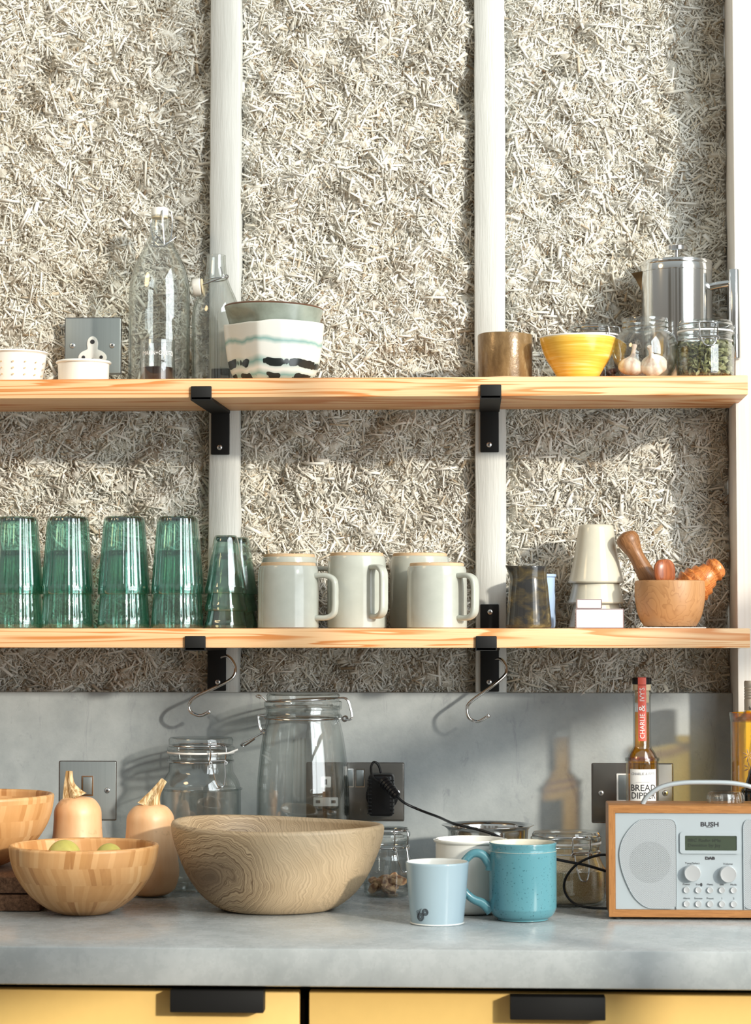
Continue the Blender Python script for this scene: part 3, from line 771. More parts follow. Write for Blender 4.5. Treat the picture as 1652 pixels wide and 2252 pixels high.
lathe('brown_rim', [(.0701 + .0018 * math.cos(a), .0698 + .0016 * math.sin(a)) for a in [2 * PI * i / 10 for i in range(11)]], M['rimbrown'], t, 96, fgrey)
# brown tumbler
t = thing('stoneware_tumbler', 'brown glazed stoneware tumbler in front of the right stud', 'tumbler', on(1113, .105, ZU))
lathe('cup', shell([(0, .0006), (.0365, .0006), (.0385, .002), (.0392, .010), (.0394, .035), (.0396, .0690)], .0035), M['brown'], t, 72, lambda r, z, a: (r, z + .0006 * math.sin(2 * a)))
lathe('unglazed_foot', [(.0366, .0006), (.0389, .0018), (.0397, .0062), (.0390, .0066)], M['clay'], t)
# yellow bowl
t = thing('yellow_bowl', 'yellow glazed bowl with fine brushed lines in front of the low clip-top jar', 'bowl', on(1274, .1385, ZU))
lathe('bowl_body', shell(cr2([(0, .0006), (.027, .0006), (.0288, .003), (.0375, .018), (.0470, .034), (.0525, .050), (.0545, .0600)], 6), .0028), M['yellow'], t, 96)
lathe('rim_glaze', [(.0531 + .0017 * math.cos(a), .0605 + .0014 * math.sin(a)) for a in [2 * PI * i / 10 for i in range(11)]], M['white'], t, 96)

# clip-top jars
def bail(m, rn, z0, zt, ang, wd, drop, reach=.006, sw=.0011):
    R = RZ(ang)
    m.tube(circ(rn + .0012, 48, z0), .0011, 8, closed=True)
    y = -rn - reach
    yt = -rn * .96
    m.tube(crom([(-wd, y + .003, z0), (-wd, y, z0 + (zt - z0) * .5), (-wd, y + .001, zt), (-wd * .6, yt, zt + .0018), (wd * .6, yt, zt + .0018), (wd, y + .001, zt), (wd, y, z0 + (zt - z0) * .5), (wd, y + .003, z0)], 5), sw, 8, M=R)
    m.tube([(-wd, y + .001, z0 + .003), (wd, y + .001, z0 + .003)], .001, 8, M=R)
    for s in (-1, 1): m.tube([(s * wd + .002 * math.cos(a), y, z0 + .002 * math.sin(a)) for a in [2 * PI * i / 12 for i in range(12)]], .001, 6, closed=True, M=R)
    m.tube(crom([(-wd * .8, y, z0), (-wd * .72, y - .005, z0 - drop * .5), (-wd * .4, y - .008, z0 - drop * .93), (0, y - .008, z0 - drop), (wd * .4, y - .008, z0 - drop * .93), (wd * .72, y - .005, z0 - drop * .5), (wd * .8, y, z0)], 5), sw, 8, M=R)
    # hinge on the far side
    R2 = RZ(ang + PI)
    m.tube(crom([(-wd * .7, -rn - .002, z0), (-wd * .7, -rn - .006, zt - .004), (0, -rn - .004, zt), (wd * .7, -rn - .006, zt - .004), (wd * .7, -rn - .002, z0)], 5), .001, 8, M=R2)
def clip_jar(loc, body, th, rn, zn, lidr, lidh, label, ang, gasket=True, wd=.011, drop=.028, group='clip-top glass jars', square=0, gmat=None, bailz=None, wdrop=None, domed=.002):
    t = thing('clip_top_jar', label, 'jar', loc, 0, group)
    rf = None
    if square:
        def rf(r, z, a):
            b = abs(math.cos(a)) ** 5 + abs(math.sin(a)) ** 5
            f = b ** (-1 / 5); m_ = square if z < zn * .80 else square * max(0, (zn * .95 - z) / (zn * .15))
            return r * (1 + (f - 1) * m_ ), z
    lathe('jar_glass', shell(body, th), gmat or M['glass'], t, 80, rf)
    g0 = zn
    if gasket: lathe('gasket', [(rn - .003, g0), (rn + .0012, g0), (rn + .0015, g0 + .0012), (rn + .0012, g0 + .0024), (rn - .003, g0 + .0024)], M['paper'], t)
    g0 += .0026
    lathe('lid', [(0, g0 + .004), (rn - .009, g0 + .003), (rn - .008, g0), (lidr - .001, g0), (lidr, g0 + .0015), (lidr, g0 + .006), (lidr - .003, g0 + .0075), (lidr - .002, g0 + lidh - .003), (lidr - .004, g0 + lidh), (lidr - .008, g0 + lidh - .0015), (0, g0 + lidh - .0015 + domed * 0)], gmat or M['glass'], t)
    m = MB(); bail(m, rn - .001, zn - .012, g0 + .008, ang, wd, drop); m.tube(circ(lidr - .0028, 48, g0 + .0085), .0011, 8, closed=True)
    m.build('wire_bail', M['wire'], t)
    return t
def jarprof(rb, rn, zn, foot=.004, sh=.72, nb=.86):
    return [(0, .003), (rb * .6, .0022)] + cr2([(rb * .86, .0006), (rb * .97, foot), (rb, foot * 3.0), (rb, zn * (sh - .06)), (rb * .99, zn * sh), (rb * .93, zn * (sh + .06)), (rn * .98, zn * nb)], 5) + \
        [(rn * .965, zn - .014), (rn * 1.01, zn - .0125), (rn * 1.02, zn - .010), (rn * .975, zn - .0085), (rn * .97, zn - .004), (rn, zn - .003), (rn, zn - .0005)]
# low jar behind the yellow bowl
t = clip_jar(on(1309, .046, ZU), jarprof(.0385, .0370, .0745, sh=.62, nb=.78), .0018, .0370, .0745, .0385, .013, 'low clip-top glass jar of dark dried fruit behind the yellow bowl', .75)
tg = MB()
for i in range(90):
    a = random.uniform(0, 2 * PI); r = .033 * math.sqrt(random.random()); z = random.uniform(.006, .024)
    tg.lathe([(0, -.004), (.0035, -.002), (.0042, 0), (.0032, .0025), (0, .004)], TR(t.location.x + r * math.cos(a), t.location.y + r * math.sin(a), ZU + z) @ Matrix.Rotation(random.uniform(0, 3), 4, (random.random(), random.random(), 1)), 8)
tag(tg.build('dried_fruit', M['raisin']), 'dark reddish dried fruit inside the low clip-top jar', 'dried fruit', kind='stuff')
# globe jar with garlic
t = thing('globe_jar', 'round open glass jar holding two garlic bulbs on the upper shelf', 'jar', on(1423, .141, ZU))
k_ = S(.141)
lathe('jar_glass', shell([(0, .003), (.022, .0022)] + cr2(pr([(40, 822), (56, 812), (68, 790), (72, 765), (69, 742), (60, 724), (52, 716)], k_, 824), 6) +
      pr([(51, 712), (53, 709), (51, 705), (50.5, 701), (52.5, 698), (50.5, 695), (50, 691), (50, 690)], k_, 824), .0017), M['glass'], t, 80)
def garlic(loc, rot, sc, label):
    o = thing('garlic_bulb', label, 'garlic', loc); o.rotation_euler = rot
    lathe('bulb', [(r * sc, z * sc) for r, z in cr2([(0, 0), (.010, .0005), (.0175, .006), (.0190, .0125), (.0160, .020), (.0095, .0255), (.0045, .0295), (.0035, .034)], 5)], M['garlic'], o, 64,
          lambda r, z, a: (r * (1 + .07 * abs(math.cos(4 * a)) * (z < .03)), z))
    lathe('stalk', [(r * sc, z * sc) for r, z in [(0, .033), (.0036, .0335), (.0030, .040), (.0042, .046), (.0036, .048), (0, .0475)]], M['garlic'], o, 16)
garlic((X(1388, .141), -.148, ZU + .0065), (.15, .12, .3), .92, 'pinkish garlic bulb on the left inside the globe jar')
garlic((X(1444, .141), -.150, ZU + .011), (.25, -.75, .9), .95, 'pale garlic bulb tilted on the right inside the globe jar')
# pumpkin seed jar
zn = .0665
t = clip_jar(on(1556, .1405, ZU), jarprof(.0405, .0385, zn, sh=.70, nb=.84), .0018, .0385, zn, .0405, .014, 'clip-top glass jar filled with green pumpkin seeds at the right of the upper shelf', .02, wd=.0125, drop=.012)
sm = []; sf = []
sx_, sy_ = t.location.x, t.location.y
base = lathe_me([(0, -.0012), (.0022, -.0009), (.0034, 0), (.0022, .0009), (0, .0012)], 8)
bv = [v.co.copy() for v in base.vertices]; bf = [tuple(p.vertices) for p in base.polygons]
for i in range(900):
    a = random.uniform(0, 2 * PI); r = .0355 * (math.sqrt(random.random()) if random.random() < .35 else random.uniform(.93, 1)); z = random.uniform(.006, .052)
    Mx = TR(sx_ + r * math.cos(a), sy_ + r * math.sin(a), ZU + z) @ Matrix.Rotation(random.uniform(0, 6), 4, Vector((random.uniform(-1, 1), random.uniform(-1, 1), random.uniform(-1, 1))).normalized()) @ Matrix.Diagonal((1, 1.7, 1, 1))
    b0 = len(sm); sm += [Mx @ v for v in bv]; sf += [tuple(q + b0 for q in f) for f in bf]
tag(link('pumpkin_seeds', mesh(sm, sf), M['seed'], None, 60), 'green pumpkin seeds filling the clip-top jar', 'seeds', kind='stuff')

# french press
t = thing('coffee_press', 'shiny stainless steel coffee press with tubular handle behind the jars', 'coffee press', on(1494, .056, ZU))
k_ = S(.056)
lathe('pot', shell([(0, .0008), (.046, .0008), (.0505, .003), (.0515, .006), (.0515, .166), (.0520, .1665), (.0520, .1755)], .0012), M['steel'], t, 96)
lathe('lid', cr2([(.0515, .1755), (.0525, .178), (.0520, .181), (.0495, .1825), (.030, .1835), (.006, .184), (.006, .1845)], 4) + [(0, .1845)], M['steel'], t, 96)
lathe('plunger_rod', [(.0058, .1845), (.0058, .188), (.0035, .189), (.0035, .199), (0, .199)], M['chrome'], t, 24)
lathe('plunger_knob', [(0, .1985), (.0145, .1985), (.016, .2), (.016, .2055), (.0145, .207), (0, .2072)], M['chrome'], t, 48)
sp_ = MB(); sp_.add([(-.049, -.014, .168), (-.049, .014, .168), (-.049, 0, .136), (-.0665, -.002, .1665), (-.0665, .002, .1665), (-.060, 0, .158)],
                    [(0, 3, 5, 2), (1, 2, 5, 4), (3, 4, 5), (0, 1, 4, 3)])
sp_.build('spout', M['steel'], t, 30)
m = MB(); m.tube(crom([(.046, -.018, .143), (.060, -.022, .1455), (.075, -.024, .147), (.083, -.025, .1475)], 6), [.0058] * 18 + [.0058], 14)
arm = m.build('handle_arm', M['steel'], t)
m = MB(); m.lathe([(0, .037), (.0085, .037), (.0092, .038), (.0092, .1655), (.0085, .1665), (0, .1667)], TR(.081, -.026, 0), 28); m.build('handle_grip', M['steel'], t)
t.rotation_euler = (0, 0, 0)

# ---- lower shelf
def tumbler(name, rt, rb, h, th, flutes, fl, mat, basemat, label, loc, group, bt):
    """upturned tumbler: rb radius at rim on the bottom, rt at the closed end on top"""
    t = thing(name, label, 'glass', loc, 0, group)
    def rf(r, z, a): return (r * (1 + fl * math.cos(flutes * a) * (1 if .1 * h < z < h * .97 else 0)), z)
    out = [(rb - .0008, 0), (rb, .0012), (rb - .0001, h * .09), (rb - .0010, h * .115)] + [(rb + (rt - rb) * f, h * f) for f in (.14, .3, .5, .7, .9)] + [(rt, h - .004), (rt - .0015, h - .0008), (rt - .003, h), (0, h - .001)]
    inn = [(0, h - bt), (rt - th - .003, h - bt), (rt - th, h - bt - .004), (rb - th, h * .12), (rb - th, .001), (rb - .0008, 0)]
    lathe('glass_wall', out + inn, mat, t, flutes * 6, rf, smooth=50)
    lathe('glass_base', [(0, h - bt + .0003), (rt - .005, h - bt + .0003), (rt - .0024, h - bt + .002), (rt - .0024, h - .0022), (rt - .005, h - .0015), (0, h - .0015)], basemat, t, 48)
    return t
GS = [(36, 'first green tumbler stack at the left edge'), (148, 'second green tumbler stack from the left'), (272, 'third green tumbler stack from the left'), (390, 'fourth green tumbler stack, beside the slim glasses')]
g0 = None; DG = .118; kg = S(DG)
hG = 172 / kg
names = ['leftmost', 'second', 'third', 'fourth']
for i, (px, _) in enumerate(GS):
    for lev in (0, 1):
        lb = 'green fluted glass tumbler upside down, %s of the %s stack from the left' % (('bottom', 'top')[lev], names[i])
        loc = (X(px, DG), -DG, ZL + .0003 + lev * 75 / kg)
        if g0 is None: g0 = tumbler('green_tumbler', 45 / kg, 58 / kg, hG, .0024, 30, .012, M['green'], M['thickgreen'], lb, loc, 'stacked green tumblers', .007)
        else: dup(g0, loc, random.uniform(0, 1), lb)
s0 = None
for (px, d, nm_) in ((496, .112, 'front'), (522, .045, 'rear')):
    ks = S(.112)
    for lev in range(3):
        lb = 'slim pale green glass upside down, %s of the %s stack by the stud' % (('bottom', 'middle', 'top')[lev], nm_)
        loc = (X(px, d), -d, ZL + .0003 + lev * 38.5 / ks)
        if s0 is None: s0 = tumbler('slim_glass', 26 / ks, 46 / ks, 128 / ks, .0018, 12, .012, M['lgreen'], M['thickgreen'], lb, loc, 'stacked slim glasses', .009)
        else: dup(s0, loc, random.uniform(0, 1), lb)
# mugs upside down
def mug_handle(r, z0, z1, reach, wd=.0065, th=.0038, mat=None, parent=None, ang=0):
    pts = crom([(r - .002, 0, z1), (r + reach * .55, 0, z1), (r + reach * .92, 0, z1 - .006), (r + reach, 0, z1 - .018), (r + reach, 0, (z0 + z1) / 2), (r + reach, 0, z0 + .018), (r + reach * .92, 0, z0 + .006), (r + reach * .55, 0, z0), (r - .002, 0, z0)], 6)
    n = 16
    def sec(j, n): a = 2 * PI * j / n; c, s = math.cos(a), math.sin(a); return (math.copysign(abs(c) ** .6, c) * th, math.copysign(abs(s) ** .6, s) * wd)
    vs, fs = tube_geo(pts, 1.0, n, sec=sec)
    # make sure the wide side is across the plane of the handle
    return MB().add(vs, fs, RZ(ang)).build('handle', mat, parent, 60)
def upmug(px, d, r, h, ang, label):
    t = thing('stoneware_mug', label, 'mug', on(px, d, ZL + .0002), 0, 'grey stoneware mugs')
    out = [(r - .0018, .0), (r, .0015), (r, h * .55), (r - .0006, h * .8), (r - .0012, h - .010), (r - .0025, h - .0055), (r - .0045, h - .0042)]
    inn = [(0, h - .0042), (0, h - .009), (r - .008, h - .009), (r - .0045, h - .014), (r - .004, .001), (r - .0018, 0)]
    lathe('cup', out + inn, M['stoneware'], t, 80)
    lathe('unglazed_foot', [(r - .0042, h - .0046), (r - .0046, h - .0008), (r - .0058, h), (0, h)], M['clay'], t, 80)
    mug_handle(r - .001, h * .16, h * .80, .0295, mat=M['stoneware'], parent=t, ang=ang)
upmug(634, .1425, .0435, .0935, -.30, 'short grey stoneware mug upside down, front left of the mugs')
upmug(636, .049, .0420, .1090, -.10, 'tall grey stoneware mug upside down behind the front left mug')
upmug(785, .110, .0427, .1085, -.95, 'tall grey stoneware mug upside down in the middle of the mugs')
upmug(924, .049, .0440, .1100, 2.0, 'tall grey stoneware mug upside down behind the front right mug')
upmug(961, .1425, .0430, .0928, -.70, 'short grey stoneware mug upside down at the right end of the mugs')
# jug
t = thing('glazed_jug', 'dark and gold glazed pottery jug with pouring lip beside the right stud', 'jug', on(1163, .125, ZL))
def fj(r, z, a):
    d = (a - PI + PI) % (2 * PI) - PI
    d = ((a - math.radians(182)) + PI) % (2 * PI) - PI
    k = max(0, (z - .066) / .022)
    return r * (1 + .22 * k ** 1.4 * math.exp(-(d / .28) ** 2)), z + .0016 * k * math.exp(-(d / .35) ** 2)
lathe('jug_body', shell(cr2([(0, .0006), (.027, .0006), (.0322, .003), (.0318, .015), (.0300, .035), (.0280, .058), (.0262, .074), (.0272, .0875)], 6), .0028), M['jug'], t, 96, fj)
mug_handle(.027, .022, .070, .022, .006, .0035, M['jug'], t, PI / 2)
# blue beaker
t = thing('blue_beaker', 'pale blue plastic beaker just visible behind the pottery jug', 'beaker', on(1184, .046, ZL))
lathe('cup', shell([(0, .0006), (.024, .0006), (.0255, .004), (.0248, .074), (.0268, .0760), (.0268, .0785)], .0016), M['bluep'], t, 48)
# cream cups
cc = None; kc = S(.062)
for lev, off in enumerate((0, 54, 99)):
    lb = 'cream glazed conical cup upside down, %s of the stack of three' % ('bottom', 'middle', 'top')[lev]
    loc = (X(1312, .062), -.062, ZL + .0003 + off / kc)
    if cc is None:
        cc = thing('cream_cup', lb, 'cup', loc, 0, 'stacked cream cups'); h = 128 / kc; rb, rt = 61.5 / kc, 38 / kc
        out = [(rb - .001, 0), (rb, .002)] + [(rb + (rt - rb) * (f ** 1.0) + (-.0018 * math.sin(PI * f)), h * f) for f in (.08, .2, .4, .6, .8, .93)] + [(rt - .0005, h * .975), (rt - .003, h - .0003), (rt - .006, h), (0, h)]
        inn = [(0, h - .004), (rt - .006, h - .004), (rt - .0038, h - .010), (rb - .0038, .003), (rb - .003, 0), (rb - .001, 0)]
        lathe('cup', out + inn, M['creamglaze'], cc, 80)
        m = MB()
        for j in range(3): pass
    else: dup(cc, loc, random.uniform(0, 2), lb)
# little boxes
def carton(px0, px1, py0, py1, d, z, dep, label):
    k = S(d); w_, h_ = (px1 - px0) / k, (py1 - py0) / k
    t = thing('match_box', label, 'box', (X((px0 + px1) / 2, d), -d + dep / 2, z), 0, 'small white boxes')
    box('sleeve', (0, 0, h_ / 2), (w_, dep, h_), M['paper'], t, .0008)
    m = MB(); m.me(frame_me(rrect(-w_ / 2, 0.0002, w_ / 2, h_ - .0002, .0008), rrect(-w_ / 2 + .0011, .0012, w_ / 2 - .0011, h_ - .0012, .0006), -dep / 2 - .00025, -dep / 2)); m.build('printed_edge', M['card'], t)
    return t, w_, h_
t, w_, h_ = carton(1267, 1372, 1338, 1381, .165, ZL, .040, 'wide white cardboard box in front of the cream cups, bottom of two')
m = MB()
for i in range(9): m.box((-w_ / 2 - .0002, -.008, .004 + i * .0022), (.0004, .020, .0009))
m.build('printed_stripes', M['ink'], t)
carton(1269, 1324, 1317, 1338, .163, ZL + h_ + .0001, .034, 'narrow white cardboard box lying on the wider white box')
# mortar on paper
tag(box('paper_coaster', (X(1475, .11), -.11, ZL + .0009), (.093, .093, .0016), M['paper'], bev=.0004), 'thin white paper coaster under the wooden mortar', 'coaster')
zm = ZL + .0019
t = thing('wooden_mortar', 'light brown wooden mortar bowl holding a pestle and carved utensils', 'mortar', on(1474, .11, zm))
lathe('bowl_body', shell(cr2([(0, .0006), (.032, .0006), (.0388, .004), (.0455, .018), (.0492, .036), (.0502, .052), (.0497, .0640)], 6), .005), M['mortar'], t, 96)
def stick(name, p0, p1, prof, mat, label, cat, rf=None, seg=32):
    a, b = P(*p0), P(*p1); o = lathe(name, prof, mat, None, seg, rf, 60); tag(o, label, cat)
    o.location = a; o.rotation_mode = 'QUATERNION'; o.rotation_quaternion = (b - a).to_track_quat('Z', 'Y'); return o
stick('pestle', (1462, 1340, .10), (1378, 1181, .095), cr2([(0, .0), (.012, .002), (.0145, .02), (.0135, .05), (.0115, .075), (.0112, .090), (.0145, .103), (.0165, .112), (.0140, .120), (.006, .124), (0, .1245)], 5), M['pestle'],
      'brown wooden pestle leaning out of the mortar to the left', 'pestle')
m_ = stick('wooden_spoon', (1466, 1345, .135), (1461, 1240, .137), cr2([(0, 0), (.004, .001), (.004, .02), (.008, .032), (.0165, .045), (.0185, .058), (.016, .068), (.009, .0735), (0, .0745)], 5), M['redwood'],
      'dark red wooden spoon bowl standing upright in the mortar', 'spoon')
m_.scale = (1, 1, 1)
for v in m_.data.vertices: v.co.x *= .40
def rib(r, z, a):
    q = (z / .0112 + a / (2 * PI)) % 1.0
    k = 1 + (.11 * (q - .5) if q < .86 else .11 * (.36 - (q - .86) * 6.1)) * 2.0 * (1 if .028 < z < .100 else 0); return (r * k * 1.22, z)
stick('honey_dipper', (1462, 1338, .092), (1560, 1262, .080), [(r_, z_) for r_, z_ in cr2([(0, 0), (.004, .001), (.0045, .022), (.012, .030), (.0205, .042), (.0215, .056), (.0185, .070), (.0145, .080), (.0130, .085)], 12) + cr2([(.0125, .0855), (.0125, .0875), (.0140, .092), (.0130, .098), (.009, .1035), (0, .105)], 6)], M['orangewood'],
      'orange-brown carved ribbed wooden reamer resting in the mortar to the right', 'utensil', rib, 64)
stick('dark_stick', (1455, 1320, .08), (1397, 1250, .075), [(0, 0), (.0035, 0), (.0035, .058), (.003, .060), (0, .060)], M['ink'], 'dark flat stick poking out of the mortar beneath the pestle', 'stick')

# ------------------------------------------------------------------ worktop
def onc(px, d, z=CT): return (X(px, d), -d, z)
def bowl(px, d, prof, th, mat, name, label, rf=None, seg=120):
    t = thing(name, label, 'bowl', onc(px, d), 0)
    lathe('bowl_body', shell(prof, th), mat, t, seg, rf, 50); return t
bam = cr2([(0, .0008), (.028, .0008), (.034, .0018), (.052, .010), (.0720, .0260), (.0880, .0480), (.0960, .0680), (.0990, .0880)], 7)
b1 = bowl(188, .372, bam, .0065, M['bamboo'], 'bamboo_bowl', 'bamboo bowl with stave pattern holding two lemons at the front left')
# cork boards and the bowl on them
for i in range(2):
    tag(box('cork_board', (X(-45, .26), -.26, CT + .0115 + i * .0235), (.215 - .012 * i, .20, .022), M['cork'], bev=.003), 'dark cork board under the rear bamboo bowl, %s of the two' % ('lower', 'upper')[i], 'board', 'stacked cork boards')
t = thing('bamboo_bowl', 'larger bamboo bowl on the dark cork boards at the left edge', 'bowl', (X(-48, .24), -.24, CT + .0475))
lathe('bowl_body', shell([(r * 1.08, z * 1.10) for r, z in bam], .0065), M['bamboo'], t, 120, None, 50)
def lemon(px, py, d, r, label):
    c = P(px, py, d); o = lathe('lemon', cr2([(0, -r * 1.12), (r * .35, -r * .98), (r * .85, -r * .5), (r, 0), (r * .85, r * .5), (r * .35, r * .98), (0, r * 1.12)], 6), M['lemon'], None, 48); o.location = c
    o.rotation_euler = (1.2, .4, .3); return tag(o, label, 'lemon', 'lemons in the bamboo bowl')
lemon(141, 1884, .372, .0225, 'yellow-green lemon on the left in the bamboo bowl')
lemon(240, 1885, .352, .0185, 'smaller greener lemon on the right in the bamboo bowl')
# squashes
def squash(px, d, hb, rn_, rb_, stem, label):
    t = thing('butternut_squash', label, 'squash', onc(px, d), random.uniform(0, 1))
    h = hb
    lathe('squash_body', cr2([(0, .004), (rb_ * .45, .001), (rb_ * .85, h * .08), (rb_, h * .24), (rb_ * .96, h * .40), (rn_ * 1.02, h * .58), (rn_ * .97, h * .74), (rn_ * .93, h * .87), (rn_ * .66, h * .965), (rn_ * .3, h * .99), (0, h * .985)], 6), M['squash'], t, 72,
          lambda r, z, a: (r * (1 + .012 * math.cos(5 * a + 1) + .012 * math.cos(2 * a)), z))
    t.rotation_euler = (0, 0, 0)
    p = crom([(x, y, h * .97 + z) for x, y, z in stem], 6); n = len(p)
    rads = [.0125 * (1 - i / (n - 1)) ** 1.6 + .0042 for i in range(n)]
    vs, fs = tube_geo(p, rads, 20, sec=lambda j, n_: ((1 + .22 * math.cos(5 * 2 * PI * j / n_)) * math.cos(2 * PI * j / n_), (1 + .22 * math.cos(5 * 2 * PI * j / n_)) * math.sin(2 * PI * j / n_)))
    MB().add(vs, fs).build('stem', M['stem'], t, 50)
squash(174, .165, .1400, .0345, .043, [(-.006, 0, 0), (-.010, 0, .010), (-.013, 0, .022), (-.013, 0, .039)], 'pale orange butternut squash standing behind the front bamboo bowl')
squash(333, .172, .1300, .0345, .0405, [(-.002, 0, 0), (.002, 0, .010), (.008, 0, .021), (.019, 0, .037)], 'pale orange butternut squash standing left of the big teak bowl')
# big teak bowl
def ft(r, z, a):
    return r * (1 + .016 * math.cos(2 * a + .4) + .008 * math.cos(3 * a)), z + (z / .11) * (.0025 * math.cos(a - .3) * -1 + .0018 * math.cos(2 * a + .8))
bowl(610, .312, cr2([(0, .0008), (.060, .0008), (.078, .0035), (.101, .020), (.1195, .045), (.1330, .075), (.1400, .098), (.1415, .1105)], 7), .0095, M['teak'], 'teak_bowl', 'large irregular teak bowl with dark swirling grain in the middle of the worktop', ft, 160)
# left clip jar
zn = (1962 - 1652) / S(.078) - .0
zn = Z(1656, .078, 443) - CT
t = clip_jar(onc(443, .078), jarprof(.0585, .0475, zn, sh=.74, nb=.865), .0024, .0475, zn, .0490, .020, 'medium clip-top glass jar, empty, between the squashes and the tall jar', .62, wd=.0125, drop=.034, domed=0)
MB().tube([(.030, -.042, zn + .001), (.045, -.040, zn + .002), (.058, -.036, zn + .007)], .0014, 8).build('gasket_tab', M['paper'], t)
# tall jar
zt = Z(1555, .085, 667) - CT
t = thing('clip_top_jar', 'tall empty clip-top glass jar with its catch undone behind the teak bowl', 'jar', onc(667, .085), 0, 'clip-top glass jars')
rb, rn = .0672, .0550
lathe('jar_glass', shell([(0, .004), (rb * .6, .003)] + cr2([(rb * .88, .001), (rb * .98, .006), (rb, .02), (rb, .115), (rb * .985, .155), (rb * .93, .195), (rb * .86, .225), (rn * .975, zt - .021)], 6) +
      [(rn * .965, zt - .018), (rn * 1.01, zt - .0165), (rn * 1.03, zt - .012), (rn * .98, zt - .009), (rn * .975, zt - .004), (rn * 1.02, zt - .003), (rn * 1.02, zt)], .0026), M['glass'], t, 90)
g0 = zt + .0006; lr = .0555
lathe('lid', [(0, g0 + .004), (rn - .012, g0 + .004), (rn - .010, g0), (lr, g0), (lr + .001, g0 + .002), (lr + .001, g0 + .007), (lr - .003, g0 + .009), (lr - .002, g0 + .016), (lr - .004, g0 + .019), (lr - .009, g0 + .0165), (0, g0 + .0165)], M['glass'], t, 90)
m = MB(); m.tube(circ(rn + .002, 60, zt - .0165), .0012, 8, closed=True); m.tube([(x, y, g0 + .0098 + x * .05) for x, y, _ in circ(lr - .002, 60)], .0012, 8, closed=True)
m.build('wire_rings', M['wire'], t)
m = MB()   # hinge, right
for dy in (-.012, .004):
    m.tube(crom([(rn - .006, dy - .004, g0 + .012), (rn + .006, dy, g0 + .0125), (rn + .012, dy, g0 + .005), (rn + .016, dy, zt - .016), (rn + .006, dy, zt - .0175)], 5), .0012, 8)
m.tube([(rn + .015, -.012, zt - .016), (rn + .015, .004, zt - .016)], .0012, 8)
for dy in (-.012, .004): m.tube([(rn + .006 + .0035 * math.cos(a), dy, zt - .0165 + .0035 * math.sin(a)) for a in [2 * PI * i / 12 for i in range(12)]], .0011, 6, closed=True)
m.build('wire_hinge', M['wire'], t)
m = MB()   # undone catch, left
m.tube(crom([(-lr + .002, -.006, g0 + .009), (-lr - .006, -.007, g0 + .016), (-lr - .012, -.008, g0 + .0155), (-lr - .006, -.010, g0 + .012)], 5), .0011, 8)
for dy in (-.010, .004):
    m.tube(crom([(-rn, dy, zt - .013), (-rn - .008, dy, zt - .0115), (-rn - .0095, dy, zt - .015), (-rn - .007, dy, zt - .030), (-rn - .002, dy, zt - .036)], 5), .0012, 8)
    m.tube(crom([(-rn - .002, dy, zt - .036), (-rn - .012, dy * 1.1, zt - .042), (-rn - .028, dy * 1.2, zt - .050), (-rn - .034, dy * .9, zt - .054), (-rn - .030, dy * .5, zt - .056), (-rn - .015, dy * .5, zt - .046)], 5), .0012, 8)
    m.tube([(-rn - .002 + .0032 * math.cos(a), dy, zt - .036 + .0032 * math.sin(a)) for a in [2 * PI * i / 12 for i in range(12)]], .0011, 6, closed=True)
m.build('wire_catch', M['wire'], t)
# nut jar
zn = Z(1843, .15, 850) - CT
t = clip_jar(onc(852, .150), jarprof(.0335, .0310, zn, sh=.66, nb=.80), .002, .0310, zn, .0325, .012, 'small clip-top glass jar of brazil nuts to the right of the teak bowl', .62, wd=.011, drop=.032, gasket=False)
nb0 = None
for i in range(16):
    a = i * 2.4; r = .0255 * math.sqrt(((i * 7) % 16 + .5) / 16) * .93; lev = i // 8
    loc = (t.location.x + r * math.cos(a) * .92, t.location.y + r * math.sin(a) * .92, CT + .0095 + lev * .0095 + .002 * (i % 3))
    lb = 'brown brazil nut heaped in the small clip-top jar'
    if nb0 is None:
        nb0 = lathe('brazil_nut', cr2([(0, -.0115), (.0035, -.009), (.0058, 0), (.0038, .009), (0, .0115)], 5), M['nut'], None, 14, lambda r, z, a: (r * (1 + .18 * math.cos(3 * a)), z)); o = nb0
    else: o = nb0.copy(); C.objects.link(o)
    o.location = loc; o.rotation_euler = (1.2 + random.uniform(-.5, .5), random.uniform(-.5, .5), random.uniform(0, 6)); tag(o, lb, 'nut', 'brazil nuts in the small jar')
# steel bowl
t = thing('steel_bowl', 'stainless steel bowl with flared rim behind the white mug', 'bowl', onc(1072, .155))
zr = Z(1814, .155, 1072) - CT
lathe('bowl_body', shell(cr2([(0, .001), (.045, .001), (.050, .004), (.053, .03), (.0565, zr - .012), (.0590, zr - .004), (.0655, zr)], 6), .0010), M['steel'], t, 96)
# white mug
def upright_mug(name, px, d, prof, th, mat, inner, label, handle, hmat=None):
    t = thing(name, label, 'mug', onc(px, d))
    full = shell(prof, th); k = len(prof) + 1
    lathe('cup', prof + [full[len(prof)], full[len(prof) + 1]], mat, t, 96)
    lathe('glazed_inside', [full[len(prof) + 1]] + full[len(prof) + 2:], inner, t, 96)
    if handle: handle(t)
    return t
def hwhite(t):
    p = crom([(.044, 0, .080), (.060, 0, .082), (.070, 0, .066), (.070, 0, .048), (.060, 0, .030), (.043, 0, .026)], 6); vs, fs = tube_geo(p, .0052, 12); MB().add(vs, fs, RZ(.7)).build('handle', M['white'], t, 60)
upright_mug('white_mug', 1034, .335, [(0, .001)] + cr2([(.036, .001), (.0405, .003), (.0455, .010), (.0462, .030), (.0465, .092), (.0460, .0950)], 4), .0035, M['white'], M['white'], 'plain white mug behind the blue mugs', hwhite)
